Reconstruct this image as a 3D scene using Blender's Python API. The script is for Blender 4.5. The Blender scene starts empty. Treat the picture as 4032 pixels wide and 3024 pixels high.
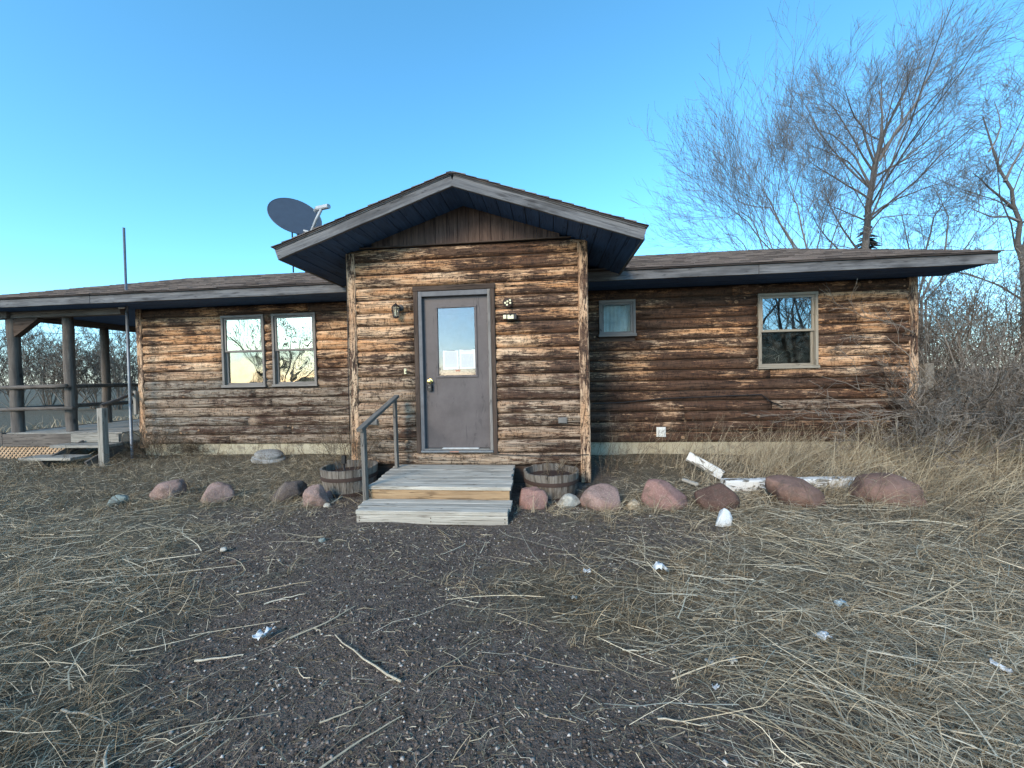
import bpy, math, random
import numpy as np
from mathutils import Matrix, Vector
R = math.radians
rng = np.random.default_rng(7)
random.seed(7)
scene = bpy.context.scene
COL = scene.collection

# ------------------------------------------------------------------ camera
CAM = Vector((0, 0, 1.395))
F_ = Vector((-0.09801817, 0.99501718, -0.01825513))
RT = Vector((0.99500587, 0.09763642, -0.02074702))
UP = Vector((0.01886127, 0.02019755, 0.99961808))
cd = bpy.data.cameras.new('camera'); cam = bpy.data.objects.new('camera', cd); COL.objects.link(cam)
cd.sensor_width = 36; cd.sensor_fit = 'HORIZONTAL'; cd.lens = 1513 / 4032 * 36
cd.clip_start = 0.05; cd.clip_end = 3000
m = Matrix.Identity(4)
for i in range(3):
    m[i][0] = RT[i]; m[i][1] = UP[i]; m[i][2] = -F_[i]; m[i][3] = CAM[i]
cam.matrix_world = m
scene.camera = cam

# ------------------------------------------------------------------ light
SUN_EL, SUN_AZ = 26.0, 24.0            # low in the sky behind the camera, to its left
sdir = Vector((-math.sin(R(SUN_AZ)) * math.cos(R(SUN_EL)), -math.cos(R(SUN_AZ)) * math.cos(R(SUN_EL)), math.sin(R(SUN_EL))))
sd = bpy.data.lights.new('sun', 'SUN'); so = bpy.data.objects.new('sun', sd); COL.objects.link(so)
sd.energy = 1.3; sd.angle = R(22); sd.color = (1.0, 0.78, 0.52)
so.rotation_euler = sdir.to_track_quat('Z', 'Y').to_euler()
so.location = (-8, -20, 15)
w = bpy.data.worlds.new('World'); scene.world = w; w.use_nodes = True
nt = w.node_tree; nt.nodes.clear()
sky = nt.nodes.new('ShaderNodeTexSky'); sky.sky_type = 'NISHITA'; sky.sun_disc = False
sky.sun_elevation = R(SUN_EL); sky.sun_rotation = math.atan2(sdir.x, sdir.y)
sky.air_density = 1.0; sky.dust_density = 0.5; sky.ozone_density = 6.0; sky.altitude = 300
hs = nt.nodes.new('ShaderNodeHueSaturation'); hs.inputs['Hue'].default_value = 0.48; hs.inputs['Saturation'].default_value = 1.08
bg = nt.nodes.new('ShaderNodeBackground'); bg.inputs['Strength'].default_value = 0.15
wo = nt.nodes.new('ShaderNodeOutputWorld')
nt.links.new(sky.outputs[0], hs.inputs['Color']); nt.links.new(hs.outputs[0], bg.inputs[0]); nt.links.new(bg.outputs[0], wo.inputs[0])
vs = scene.view_settings
vs.view_transform = 'Standard'; vs.look = 'None'; vs.exposure = 1.42; vs.gamma = 1; vs.use_curve_mapping = False

# ------------------------------------------------------------------ pixel rays (2212 px wide) onto real planes
def ray(u, v):
    a = (u * 4032 / 2212 - 2016) / 1513; b = (v * 4032 / 2212 - 1512) / 1513
    return F_ + RT * a - UP * b
def onY(u, v, Y):
    r = ray(u, v); return CAM + r * (Y / r.y)
def onZ(u, v, Z=0.0):
    r = ray(u, v); return CAM + r * ((Z - CAM.z) / r.z)

# ------------------------------------------------------------------ object helpers
WM = {}
def reg(o, parent, M):
    COL.objects.link(o); WM[o] = M
    if parent is not None:
        o.parent = parent; o.matrix_local = WM[parent].inverted() @ M
    else:
        o.matrix_world = M
    return o
def tag(o, label=None, cat=None, group=None, kind=None):
    if label: o['label'] = label
    if cat: o['category'] = cat
    if group: o['group'] = group
    if kind: o['kind'] = kind
    return o
def thing(name, loc, label, cat, group=None):
    o = bpy.data.objects.new(name, None); o.empty_display_size = 0.2
    reg(o, None, Matrix.Translation(Vector(loc)))
    return tag(o, label, cat, group)
def fastmesh(name, V, Fc, attrs=None, smooth=False):
    V = np.asarray(V, np.float32).reshape(-1, 3); Fc = np.asarray(Fc, np.int32)
    me = bpy.data.meshes.new(name); k = Fc.shape[1]; n = len(Fc)
    me.vertices.add(len(V)); me.vertices.foreach_set('co', V.ravel())
    me.loops.add(n * k); me.loops.foreach_set('vertex_index', Fc.ravel())
    me.polygons.add(n); me.polygons.foreach_set('loop_start', np.arange(0, n * k, k, dtype=np.int32))
    if smooth: me.polygons.foreach_set('use_smooth', np.ones(n, bool))
    if attrs:
        for an, av in attrs.items():
            at = me.attributes.new(an, 'FLOAT', 'POINT'); at.data.foreach_set('value', np.asarray(av, np.float32).ravel())
    me.update(calc_edges=True)
    return me
def mesh(name, V, Fc, mat, parent=None, origin=(0, 0, 0), smooth=False, attrs=None):
    """world-space vertices; object origin set at `origin`"""
    V = [tuple(Vector(v) - Vector(origin)) for v in V]
    me = bpy.data.meshes.new(name); me.from_pydata(V, [], Fc); me.update()
    if smooth:
        for p in me.polygons: p.use_smooth = True
    if attrs:
        for an, av in attrs.items():
            at = me.attributes.new(an, 'FLOAT', 'POINT'); at.data.foreach_set('value', np.asarray(av, np.float32).ravel())
    o = bpy.data.objects.new(name, me); me.materials.append(mat)
    return reg(o, parent, Matrix.Translation(Vector(origin)))
def add_fast(name, me, mat, parent=None, M=None):
    o = bpy.data.objects.new(name, me); me.materials.append(mat)
    return reg(o, parent, M or Matrix.Identity(4))

def board(name, p0, p1, h, t, mat, parent, up=(0, 0, 1), ch=0.004, wob=0.0, seg=1, props=None):
    """plank from p0 to p1 (centre line): local X = length, Z = height h along `up`, Y = thickness t; chamfered edges"""
    p0 = Vector(p0); p1 = Vector(p1); ax = (p1 - p0); L = ax.length; ax.normalize()
    u = Vector(up); z = (u - ax * u.dot(ax)).normalized(); y = z.cross(ax)
    M = Matrix.Identity(4)
    for i in range(3): M[i][0] = ax[i]; M[i][1] = y[i]; M[i][2] = z[i]; M[i][3] = p0[i]
    a, b = t / 2, h / 2; c = min(ch, a * .6, b * .6)
    prof = [(-a + c, -b), (a - c, -b), (a, -b + c), (a, b - c), (a - c, b), (-a + c, b), (-a, b - c), (-a, -b + c)]
    V = []; Fc = []
    for s in range(seg + 1):
        x = L * s / seg; dy, dz = (random.uniform(-wob, wob), random.uniform(-wob, wob)) if wob else (0, 0)
        for (py, pz) in prof: V.append((x, py + dy, pz + dz))
        if s:
            q = (s - 1) * 8
            for k in range(8): Fc.append((q + k, q + (k + 1) % 8, q + 8 + (k + 1) % 8, q + 8 + k))
    Fc.append(tuple(range(7, -1, -1))); q = seg * 8; Fc.append(tuple(q + k for k in range(8)))
    Fc = [tuple(reversed(f)) for f in Fc]
    me = bpy.data.meshes.new(name); me.from_pydata(V, [], [tuple(reversed(f)) for f in Fc]); me.update(); me.materials.append(mat)
    o = bpy.data.objects.new(name, me)
    if props:
        for k, v in props.items(): o[k] = v
    return reg(o, parent, M)
def box(name, x0, x1, y0, y1, z0, z1, mat, parent, ch=0.004):
    """axis aligned box; long axis decides the grain"""
    d = (x1 - x0, y1 - y0, z1 - z0); cx, cy, cz = (x0 + x1) / 2, (y0 + y1) / 2, (z0 + z1) / 2
    k = d.index(max(d))
    if k == 0: return board(name, (x0, cy, cz), (x1, cy, cz), d[2], d[1], mat, parent, ch=ch)
    if k == 1: return board(name, (cx, y0, cz), (cx, y1, cz), d[2], d[0], mat, parent, ch=ch)
    return board(name, (cx, cy, z0), (cx, cy, z1), d[1], d[0], mat, parent, up=(0, 1, 0), ch=ch)
def tube_arrays(P, Rr, sides=3):
    """P (N,K,3) polylines, Rr (N,K) radii -> verts, quads"""
    P = np.asarray(P, float); Rr = np.asarray(Rr, float); N, K, _ = P.shape
    T = np.empty_like(P); T[:, 1:-1] = P[:, 2:] - P[:, :-2]; T[:, 0] = P[:, 1] - P[:, 0]; T[:, -1] = P[:, -1] - P[:, -2]
    T /= np.linalg.norm(T, axis=2, keepdims=True) + 1e-9
    mt = np.abs(T.mean(1)); ref = np.zeros((N, 3)); ref[np.arange(N), mt.argmin(1)] = 1
    A = np.cross(T, ref[:, None, :]); A /= np.linalg.norm(A, axis=2, keepdims=True) + 1e-9
    B = np.cross(T, A)
    ang = np.arange(sides) * 2 * np.pi / sides
    V = P[:, :, None, :] + Rr[:, :, None, None] * (np.cos(ang)[None, None, :, None] * A[:, :, None, :] + np.sin(ang)[None, None, :, None] * B[:, :, None, :])
    idx = np.arange(N * K * sides).reshape(N, K, sides)
    a = idx[:, :-1]; b = idx[:, 1:]
    Q = np.stack([a, np.roll(a, -1, 2), np.roll(b, -1, 2), b], -1).reshape(-1, 4)
    return V.reshape(-1, 3), Q
def tube(name, pts, rad, mat, parent=None, sides=8, smooth=True, origin=None, caps=True):
    pts = np.asarray(pts, float)[None]; K = pts.shape[1]
    rad = np.broadcast_to(np.asarray(rad, float), (K,))[None]
    V, Q = tube_arrays(pts, rad, sides)
    Fc = [tuple(int(i) for i in q) for q in Q]
    if caps:
        Fc.append(tuple(range(sides))); Fc.append(tuple(range((K - 1) * sides, K * sides)))
    return mesh(name, V, Fc, mat, parent, origin=origin if origin is not None else tuple(pts[0, 0]), smooth=smooth)
def lathe(name, prof, mat, parent, M, sides=24, smooth=True):
    V = []; Fc = []
    for (r, z) in prof:
        for k in range(sides):
            a = 2 * math.pi * k / sides; V.append((r * math.cos(a), r * math.sin(a), z))
    for i in range(len(prof) - 1):
        for k in range(sides):
            k2 = (k + 1) % sides; Fc.append((i * sides + k, i * sides + k2, (i + 1) * sides + k2, (i + 1) * sides + k))
    Fc.append(tuple(range(sides - 1, -1, -1))); Fc.append(tuple((len(prof) - 1) * sides + k for k in range(sides)))
    me = bpy.data.meshes.new(name); me.from_pydata(V, [], Fc); me.update(); me.materials.append(mat)
    if smooth:
        for p in me.polygons: p.use_smooth = True
        try: me.set_sharp_from_angle(angle=R(40))
        except Exception: pass
    return reg(bpy.data.objects.new(name, me), parent, M)
def prism(name, poly, y0, y1, mat, parent):
    """polygon in XZ (world) extruded from y0 to y1"""
    n = len(poly); V = [(x, y0, z) for x, z in poly] + [(x, y1, z) for x, z in poly]
    Fc = [tuple(range(n)), tuple(range(2 * n - 1, n - 1, -1))] + [(k, n + k, n + (k + 1) % n, (k + 1) % n) for k in range(n)]
    return mesh(name, V, Fc, mat, parent, origin=V[0])

# ------------------------------------------------------------------ node helper
class NT:
    def __init__(s, name):
        s.m = bpy.data.materials.new(name); s.m.use_nodes = True; s.t = s.m.node_tree; s.t.nodes.clear()
        s.out = s.n('ShaderNodeOutputMaterial')
    def n(s, typ, **kw):
        nd = s.t.nodes.new(typ)
        for k, v in kw.items(): setattr(nd, k, v)
        return nd
    def l(s, a, b):
        s.t.links.new(a, b)
    def val(s, sock, v):
        if hasattr(v, 'is_output') or isinstance(v, bpy.types.NodeSocket): s.l(v, sock)
        else: sock.default_value = v
    def math(s, op, a, b=0.0, clamp=False):
        nd = s.n('ShaderNodeMath', operation=op, use_clamp=clamp); s.val(nd.inputs[0], a); s.val(nd.inputs[1], b); return nd.outputs[0]
    def map(s, v, a, b, c=0.0, d=1.0, smooth=False):
        nd = s.n('ShaderNodeMapRange'); nd.clamp = True
        if smooth: nd.interpolation_type = 'SMOOTHSTEP'
        s.val(nd.inputs[0], v); s.val(nd.inputs[1], a); s.val(nd.inputs[2], b); s.val(nd.inputs[3], c); s.val(nd.inputs[4], d); return nd.outputs[0]
    def mix(s, f, a, b, blend='MIX'):
        nd = s.n('ShaderNodeMix', data_type='RGBA', blend_type=blend)
        s.val(nd.inputs[0], f); s.val(nd.inputs[6], a); s.val(nd.inputs[7], b); return nd.outputs[2]
    def noise(s, vec, scale, detail=3.0, rough=0.55, dist=0.0):
        nd = s.n('ShaderNodeTexNoise'); s.l(vec, nd.inputs['Vector']); nd.inputs['Scale'].default_value = scale
        nd.inputs['Detail'].default_value = detail; nd.inputs['Roughness'].default_value = rough; nd.inputs['Distortion'].default_value = dist
        return nd.outputs[0]
    def voro(s, vec, scale, feat='F1', out=0, rnd=1.0):
        nd = s.n('ShaderNodeTexVoronoi', feature=feat); s.l(vec, nd.inputs['Vector']); nd.inputs['Scale'].default_value = scale
        nd.inputs['Randomness'].default_value = rnd; return nd.outputs[out]
    def coord(s, scale=(1, 1, 1), kind='Object', rand=True):
        tc = s.n('ShaderNodeTexCoord'); v = tc.outputs[kind]
        if rand:
            oi = s.n('ShaderNodeObjectInfo'); sc = s.n('ShaderNodeVectorMath', operation='SCALE'); sc.inputs[0].default_value = (37.1, 23.7, 51.3); s.l(oi.outputs['Random'], sc.inputs['Scale'])
            ad = s.n('ShaderNodeVectorMath', operation='ADD'); s.l(v, ad.inputs[0]); s.l(sc.outputs[0], ad.inputs[1]); v = ad.outputs[0]
        return s.scale(v, scale)
    def scale(s, v, scale):
        mp = s.n('ShaderNodeVectorMath', operation='MULTIPLY'); s.l(v, mp.inputs[0]); mp.inputs[1].default_value = scale; return mp.outputs[0]
    def attr(s, name, typ='GEOMETRY'):
        nd = s.n('ShaderNodeAttribute', attribute_name=name, attribute_type=typ); return nd.outputs['Fac']
    def bsdf(s, col, rough=0.8, bump=None, bs=0.3, bd=0.01, spec=0.3, metal=0.0):
        p = s.n('ShaderNodeBsdfPrincipled'); s.val(p.inputs['Base Color'], col); s.val(p.inputs['Roughness'], rough)
        p.inputs['Specular IOR Level'].default_value = spec; p.inputs['Metallic'].default_value = metal
        if bump is not None:
            b = s.n('ShaderNodeBump'); b.inputs['Strength'].default_value = bs; b.inputs['Distance'].default_value = bd
            s.l(bump, b.inputs['Height']); s.l(b.outputs[0], p.inputs['Normal'])
        s.l(p.outputs[0], s.out.inputs[0]); return p
def rgb(r, g, b): return (r, g, b, 1.0)

def m_plain(name, col, rough=0.7, spec=0.3, metal=0.0, var=0.15, scale=12):
    t = NT(name); v = t.coord()
    n = t.noise(v, scale, 4); f = t.map(n, .3, .7)
    c = t.mix(f, rgb(*[x * (1 - var) for x in col]), rgb(*[min(1, x * (1 + var)) for x in col]))
    t.bsdf(c, rough, n, .12, .003, spec, metal); return t.m

def m_siding():
    """log siding: dark stain flaking off tan pine, knots, checks, grey weathering; `stain` and `grey` are set on each board"""
    t = NT('weathered_log_siding')
    v = t.coord(); st = t.attr('stain', 'OBJECT'); gr = t.attr('grey', 'OBJECT')
    raw = t.n('ShaderNodeTexCoord').outputs['Object']; sx = t.n('ShaderNodeSeparateXYZ'); t.l(raw, sx.inputs[0])
    low = t.map(sx.outputs[2], 0.0, .172, 1.0, 0.0)                      # 1 at the lower lip of the board, where stain survives
    g1 = t.noise(t.scale(v, (1.6, 40, 60)), 1, 5, .7, .5)
    g2 = t.noise(t.scale(v, (5, 80, 170)), 1, 3, .6)
    big = t.noise(t.scale(v, (1.1, 4, 9)), 1, 3, .55, .5)
    mid = t.noise(t.scale(v, (4.2, 24, 36)), 1, 5, .72, 1.1)
    spk = t.noise(t.scale(v, (22, 40, 70)), 1, 3, .7, .6)
    tan = t.mix(t.map(g1, .3, .7), rgb(.45, .20, .08), rgb(.74, .45, .245))
    tan = t.mix(t.map(big, .4, .7), tan, rgb(.86, .64, .43))
    brn = t.mix(t.map(g1, .35, .7), rgb(.028, .013, .008), rgb(.105, .047, .027))
    gry = t.mix(t.map(g1, .3, .7), rgb(.11, .095, .078), rgb(.46, .41, .34))
    gry = t.mix(t.map(mid, .42, .66), gry, rgb(.27, .19, .125))
    s = t.math('ADD', t.math('MULTIPLY', big, .42), t.math('ADD', t.math('MULTIPLY', mid, .55), t.math('MULTIPLY', g1, .42)))
    s = t.math('ADD', s, t.math('ADD', t.math('MULTIPLY', t.math('SUBTRACT', low, .5), .07), t.math('MULTIPLY', t.math('SUBTRACT', spk, .5), .22)))
    pos = t.n('ShaderNodeNewGeometry').outputs['Position']; patch = t.noise(t.scale(pos, (1.0, 1.0, 1.5)), .9, 3, .6, .5)
    s = t.math('ADD', s, t.math('MULTIPLY', t.math('SUBTRACT', patch, .5), .62))
    th = t.map(st, 0, 1, .92, .52)
    cover = t.map(s, t.math('SUBTRACT', th, .03), t.math('ADD', th, .05))
    worn = t.mix(gr, tan, gry)
    c = t.mix(t.math('MULTIPLY', cover, .94), worn, brn)
    # knots: a pale or dark eye in a dark smudge that runs across the board
    kv = t.scale(v, (5.2, 1, 6.2)); kd = t.voro(kv, 1, rnd=1); kc = t.voro(kv, 1, out=1)
    sep = t.n('ShaderNodeSeparateColor'); t.l(kc, sep.inputs[0])
    kr = t.math('MULTIPLY', sep.outputs[0], .21)
    knot = t.math('SUBTRACT', 1, t.map(kd, t.math('MULTIPLY', kr, .6), kr))
    halo = t.math('MULTIPLY', t.math('SUBTRACT', 1, t.map(kd, kr, t.math('MULTIPLY', kr, 2.6))), t.map(spk, .35, .6))
    c = t.mix(t.math('MULTIPLY', halo, .8), c, rgb(.028, .017, .012))
    c = t.mix(t.math('MULTIPLY', knot, t.map(sep.outputs[1], .35, .6)), c, rgb(.50, .31, .18))
    ck = t.noise(t.scale(v, (.9, 8, 40)), 1, 3, .6, .4)
    crack = t.math('SUBTRACT', 1, t.map(t.math('ABSOLUTE', t.math('SUBTRACT', ck, .5)), .005, .016))
    cc = t.noise(t.scale(v, (10, 6, 4.5)), 1, 3, .6, 1.4)
    cross = t.math('MULTIPLY', t.math('SUBTRACT', 1, t.map(t.math('ABSOLUTE', t.math('SUBTRACT', cc, .5)), .014, .05)), t.map(mid, .44, .54))
    c = t.mix(t.math('MULTIPLY', crack, .75), c, rgb(.014, .010, .008))
    c = t.mix(t.math('MULTIPLY', cross, .8), c, rgb(.02, .013, .010))
    hgt = t.math('SUBTRACT', t.math('ADD', t.math('MULTIPLY', g2, .25), t.math('MULTIPLY', mid, .6)), t.math('ADD', t.math('MULTIPLY', crack, .8), t.math('MULTIPLY', cover, .12)))
    t.bsdf(c, t.map(cover, 0, 1, .85, .6), hgt, .9, .014, .25); return t.m

def m_wood(name, a, b, dark=(.03, .025, .02), dk=.3, rough=.85, knots=True, peel=None, axis='X'):
    t = NT(name); v = t.coord()
    if axis == 'Y':
        sx = t.n('ShaderNodeSeparateXYZ'); cb = t.n('ShaderNodeCombineXYZ'); t.l(v, sx.inputs[0]); t.l(sx.outputs[1], cb.inputs[0]); t.l(sx.outputs[0], cb.inputs[1]); t.l(sx.outputs[2], cb.inputs[2]); v = cb.outputs[0]
    if axis == 'Z':
        sx = t.n('ShaderNodeSeparateXYZ'); cb = t.n('ShaderNodeCombineXYZ'); t.l(v, sx.inputs[0]); t.l(sx.outputs[2], cb.inputs[0]); t.l(sx.outputs[1], cb.inputs[1]); t.l(sx.outputs[0], cb.inputs[2]); v = cb.outputs[0]
    g1 = t.noise(t.scale(v, (1.6, 26, 30)), 1, 5, .65, .6); g2 = t.noise(t.scale(v, (3, 90, 110)), 1, 3, .6)
    big = t.noise(t.scale(v, (1.5, 5, 6)), 1, 4, .6, .4)
    c = t.mix(t.map(g1, .28, .72), rgb(*a), rgb(*b))
    c = t.mix(t.math('MULTIPLY', t.map(big, .45, .75), dk), c, rgb(*dark))
    c = t.mix(t.math('MULTIPLY', t.map(g2, .56, .68), .45), c, rgb(*[x * .45 for x in a]))
    if knots:
        kv = t.scale(v, (2.1, 9, 9)); kd = t.voro(kv, 1); kn = t.math('SUBTRACT', 1, t.map(kd, .08, .2))
        c = t.mix(t.math('MULTIPLY', kn, .6), c, rgb(*dark))
    ck = t.noise(t.scale(v, (.9, 10, 26)), 1, 2, .5, .3)
    crack = t.math('SUBTRACT', 1, t.map(t.math('ABSOLUTE', t.math('SUBTRACT', ck, .5)), .003, .010))
    c = t.mix(t.math('MULTIPLY', crack, .7), c, rgb(*[x * .4 for x in dark]))
    h = t.math('SUBTRACT', g2, crack)
    if peel:
        pn = t.noise(t.scale(v, (5, 11, 14)), 1, 6, .7, .8); pk = t.map(pn, .44, .47)
        c = t.mix(pk, c, t.mix(g1, rgb(*[x * .85 for x in peel]), rgb(*peel))); h = t.math('ADD', h, pk)
    t.bsdf(c, rough, h, .45, .006, .25); return t.m

def m_shingle():
    t = NT('asphalt_shingle'); v = t.coord(rand=False, kind='Object'); ti = t.attr('tint')
    g = t.noise(v, 260, 2); b = t.noise(v, 3, 4)
    c = t.mix(ti, rgb(.07, .06, .058), rgb(.27, .23, .21)); c = t.mix(t.map(g, .35, .65), c, t.mix(.5, c, rgb(.02, .02, .02)))
    c = t.mix(t.math('MULTIPLY', t.map(b, .5, .75), .35), c, rgb(.22, .19, .16))
    t.bsdf(c, .95, g, .3, .003, .15); return t.m

def m_tint(name, cols, rough=.85, sub=False):
    """colour chosen per piece by the `tint` attribute (0..1)"""
    t = NT(name); ti = t.attr('tint'); r = t.n('ShaderNodeValToRGB'); t.l(ti, r.inputs[0])
    el = r.color_ramp.elements
    while len(el) < len(cols): el.new(.5)
    for i, (p, c) in enumerate(cols): el[i].position = p; el[i].color = rgb(*c)
    v = t.coord(rand=False); n = t.noise(v, 60, 2)
    c = t.mix(t.map(n, .3, .7), t.mix(.35, r.outputs[0], rgb(.03, .03, .02)), r.outputs[0])
    t.bsdf(c, rough, spec=.05); return t.m

def m_rock(name, a, b, speck, sc=1.0, bs=.9):
    t = NT(name); v = t.coord()
    n1 = t.noise(v, 5 * sc, 6, .65); n2 = t.noise(v, 70 * sc, 3, .7); n3 = t.voro(v, 95 * sc)
    c = t.mix(t.map(n1, .3, .7), rgb(*a), rgb(*b)); c = t.mix(t.math('MULTIPLY', t.map(n2, .52, .66), .6), c, rgb(*speck))
    c = t.mix(t.math('MULTIPLY', t.map(n3, .0, .35, 1, 0), .35), c, rgb(*[x * .35 for x in a]))
    li = t.noise(v, 9 * sc, 5, .7, 1.0); c = t.mix(t.math('MULTIPLY', t.map(li, .52, .66), .55), c, rgb(.10, .082, .066))
    hh = t.math('ADD', t.math('MULTIPLY', n1, 1.0), t.math('MULTIPLY', n2, .3))
    t.bsdf(c, .9, hh, bs, .03, .2); return t.m

def m_glass(name, refl, tint=(1, 1, 1), wave=0.0, wscale=3.0, rough=0.0, dirt=.1):
    t = NT(name); v = t.coord()
    g = t.n('ShaderNodeBsdfGlossy'); g.inputs['Color'].default_value = rgb(*tint); g.inputs['Roughness'].default_value = rough
    if wave:
        n = t.noise(v, wscale, 1, .4, .6); b = t.n('ShaderNodeBump'); b.inputs['Strength'].default_value = 1; b.inputs['Distance'].default_value = wave
        t.l(n, b.inputs['Height']); t.l(b.outputs[0], g.inputs['Normal'])
    tr = t.n('ShaderNodeBsdfTransparent'); tr.inputs[0].default_value = rgb(.8, .85, .85)
    fr = t.n('ShaderNodeLayerWeight'); fr.inputs[0].default_value = .2
    f = t.math('ADD', t.math('MULTIPLY', fr.outputs['Fresnel'], .5), refl, True)
    ms = t.n('ShaderNodeMixShader'); t.l(f, ms.inputs[0]); t.l(tr.outputs[0], ms.inputs[1]); t.l(g.outputs[0], ms.inputs[2])
    df = t.n('ShaderNodeBsdfDiffuse'); df.inputs[0].default_value = rgb(.5, .48, .42)
    dn = t.math('MULTIPLY', t.map(t.noise(v, 9, 5, .7), .45, .75), dirt)
    m2 = t.n('ShaderNodeMixShader'); t.l(dn, m2.inputs[0]); t.l(ms.outputs[0], m2.inputs[1]); t.l(df.outputs[0], m2.inputs[2])
    t.l(m2.outputs[0], t.out.inputs[0]); return t.m

M_SID = m_siding()
M_FAS = m_wood('grey_fascia_board', (.085, .088, .095), (.225, .23, .235), (.035, .034, .036), .8)
M_TRIM = m_wood('worn_post_timber', (.20, .135, .09), (.46, .34, .23), (.045, .03, .022), 1.5)
M_TRIMD = m_wood('dark_trim_board', (.05, .035, .028), (.11, .08, .062), (.02, .015, .012), .5)
M_GREYW = m_wood('silver_grey_timber', (.20, .185, .16), (.42, .40, .35), (.06, .055, .045), .4)
M_DECK = m_wood('bleached_deck_board', (.34, .32, .27), (.60, .57, .50), (.12, .10, .08), .45)
M_RISER = m_wood('tan_riser_board', (.30, .19, .10), (.46, .33, .20), (.10, .06, .035), .5)
M_LOG = m_wood('porch_log', (.10, .085, .075), (.20, .175, .15), (.03, .026, .024), .5)
M_STAVE = m_wood('barrel_stave', (.10, .08, .062), (.29, .265, .23), (.05, .034, .024), .9, knots=False)
M_PEEL = m_wood('peeling_white_timber', (.14, .13, .11), (.26, .24, .2), (.06, .05, .04), .4, peel=(.78, .78, .75))
M_SOFF = m_wood('soffit_blue_shade_tone', (.04, .085, .18), (.062, .125, .25), (.03, .05, .10), .4, knots=False)  # navy of the shade under the eaves put into the soffit colour
M_SOFFY = m_wood('soffit_board_blue_shade_tone', (.04, .085, .18), (.062, .125, .25), (.03, .05, .10), .7, knots=False, axis='Y')  # same blue shade put into the colour of the gable overhang boards
M_GABLE = m_wood('gable_panel_board', (.055, .036, .032), (.17, .115, .09), (.03, .02, .02), .8, knots=False, axis='Z')
M_RAIL = m_wood('dark_grey_rail_timber', (.11, .10, .09), (.24, .225, .20), (.04, .035, .03), .6)
M_SHIN = m_shingle()
M_CONC = m_rock('cream_foundation_concrete', (.36, .32, .22), (.50, .46, .34), (.55, .5, .4), .6, .25)
M_IRON = m_plain('rusty_hoop', (.055, .035, .028), .8)
M_STEEL = m_plain('galvanised_steel', (.20, .215, .23), .5, .5, .6)
M_BLACK = m_plain('black_metal', (.012, .012, .013), .5, .5)
M_BRASS = m_plain('brass', (.75, .58, .22), .25, .5, 1.0, .05)
M_WHITEP = m_plain('white_plastic', (.68, .70, .68), .5)
M_GREYP = m_plain('grey_plastic', (.17, .165, .155), .6)
M_DISHF = m_plain('dish_grey_paint', (.055, .075, .105), .55, .3, .0, .08)
M_DISHA = m_plain('dish_arm_grey', (.42, .45, .47), .5)
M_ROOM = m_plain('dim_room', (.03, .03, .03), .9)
M_CURT = m_plain('pale_curtain', (.78, .82, .80), .9, .1, 0, .2, 5)
M_WFRAME = m_wood('taupe_window_frame', (.19, .178, .165), (.28, .265, .245), (.11, .10, .095), .3, knots=False)
M_WFRAME2 = m_wood('tan_window_frame', (.26, .23, .18), (.34, .305, .25), (.16, .14, .11), .3, knots=False)
M_JAMB = m_plain('blue_grey_jamb', (.13, .135, .145), .6)

# ------------------------------------------------------------------ ground
def gz(x, y):
    x = np.asarray(x, float); y = np.asarray(y, float)
    near = 1 / (1 + np.exp((np.hypot(x, y - 4) - 14) / 2))
    z = .016 * np.sin(1.7 * x + .4) * np.sin(1.3 * y + 1) + .010 * np.sin(3.1 * x + 2.2 * y) + .007 * np.sin(5.3 * x - 3.1 * y + 2) + .004 * np.sin(9.1 * y + 4 * x)
    s = np.clip((y - 4.9) / 1.5, 0, 1); s = s * s * (3 - 2 * s)
    return z * near + .055 * s - .012
def gzf(x, y): return float(gz(x, y))

def soft(a, b, v): t_ = np.clip((v - a) / (b - a), 0, 1); return t_ * t_ * (3 - 2 * t_)
def vnoise(x, y, s, seed=0):
    """cheap smooth value noise in numpy"""
    x = np.asarray(x, float) * s + 100; y = np.asarray(y, float) * s + 100
    xi = np.floor(x).astype(int); yi = np.floor(y).astype(int); fx = x - xi; fy = y - yi; fx = fx * fx * (3 - 2 * fx); fy = fy * fy * (3 - 2 * fy)
    def h(a, b):
        k = (a * 374761393 + b * 668265263 + seed * 974711) & 0xffffffff; k = ((k ^ (k >> 13)) * 1274126177) & 0xffffffff; return ((k ^ (k >> 16)) & 0xffff) / 65535.
    return (h(xi, yi) * (1 - fx) + h(xi + 1, yi) * fx) * (1 - fy) + (h(xi, yi + 1) * (1 - fx) + h(xi + 1, yi + 1) * fx) * fy
def bare(x, y):
    """1 on the worn gravel path that leads to the steps, 0 in the weeds"""
    c = np.interp(y, [0, 1.3, 1.9, 2.3, 2.8, 3.4, 4.2], [-.1, -.2, -.85, -1.1, -1.25, -1.2, -1.1])
    hw = np.interp(y, [0, 1.3, 1.9, 2.3, 2.8, 3.4, 4.6], [1.6, 1.3, 1.15, 1.0, 1.35, 1.7, 1.6])
    n = vnoise(x, y, 1.6, 3) - .5 + .5 * (vnoise(x, y, 5, 5) - .5)
    d = np.abs(x - c) / hw + n * .8
    b = 1 - soft(.6, 1.4, d)
    b2 = 1 - soft(.6, 1.2, np.hypot((x - .75) / .85, (y - 3.55) / .42) + n * .4)
    b3 = 1 - soft(.6, 1.2, np.hypot((x + 2.9) / 1.1, (y - 3.75) / .35) + n * .4)
    return np.maximum(np.maximum(b, b2 * .8), b3 * .7)

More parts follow.
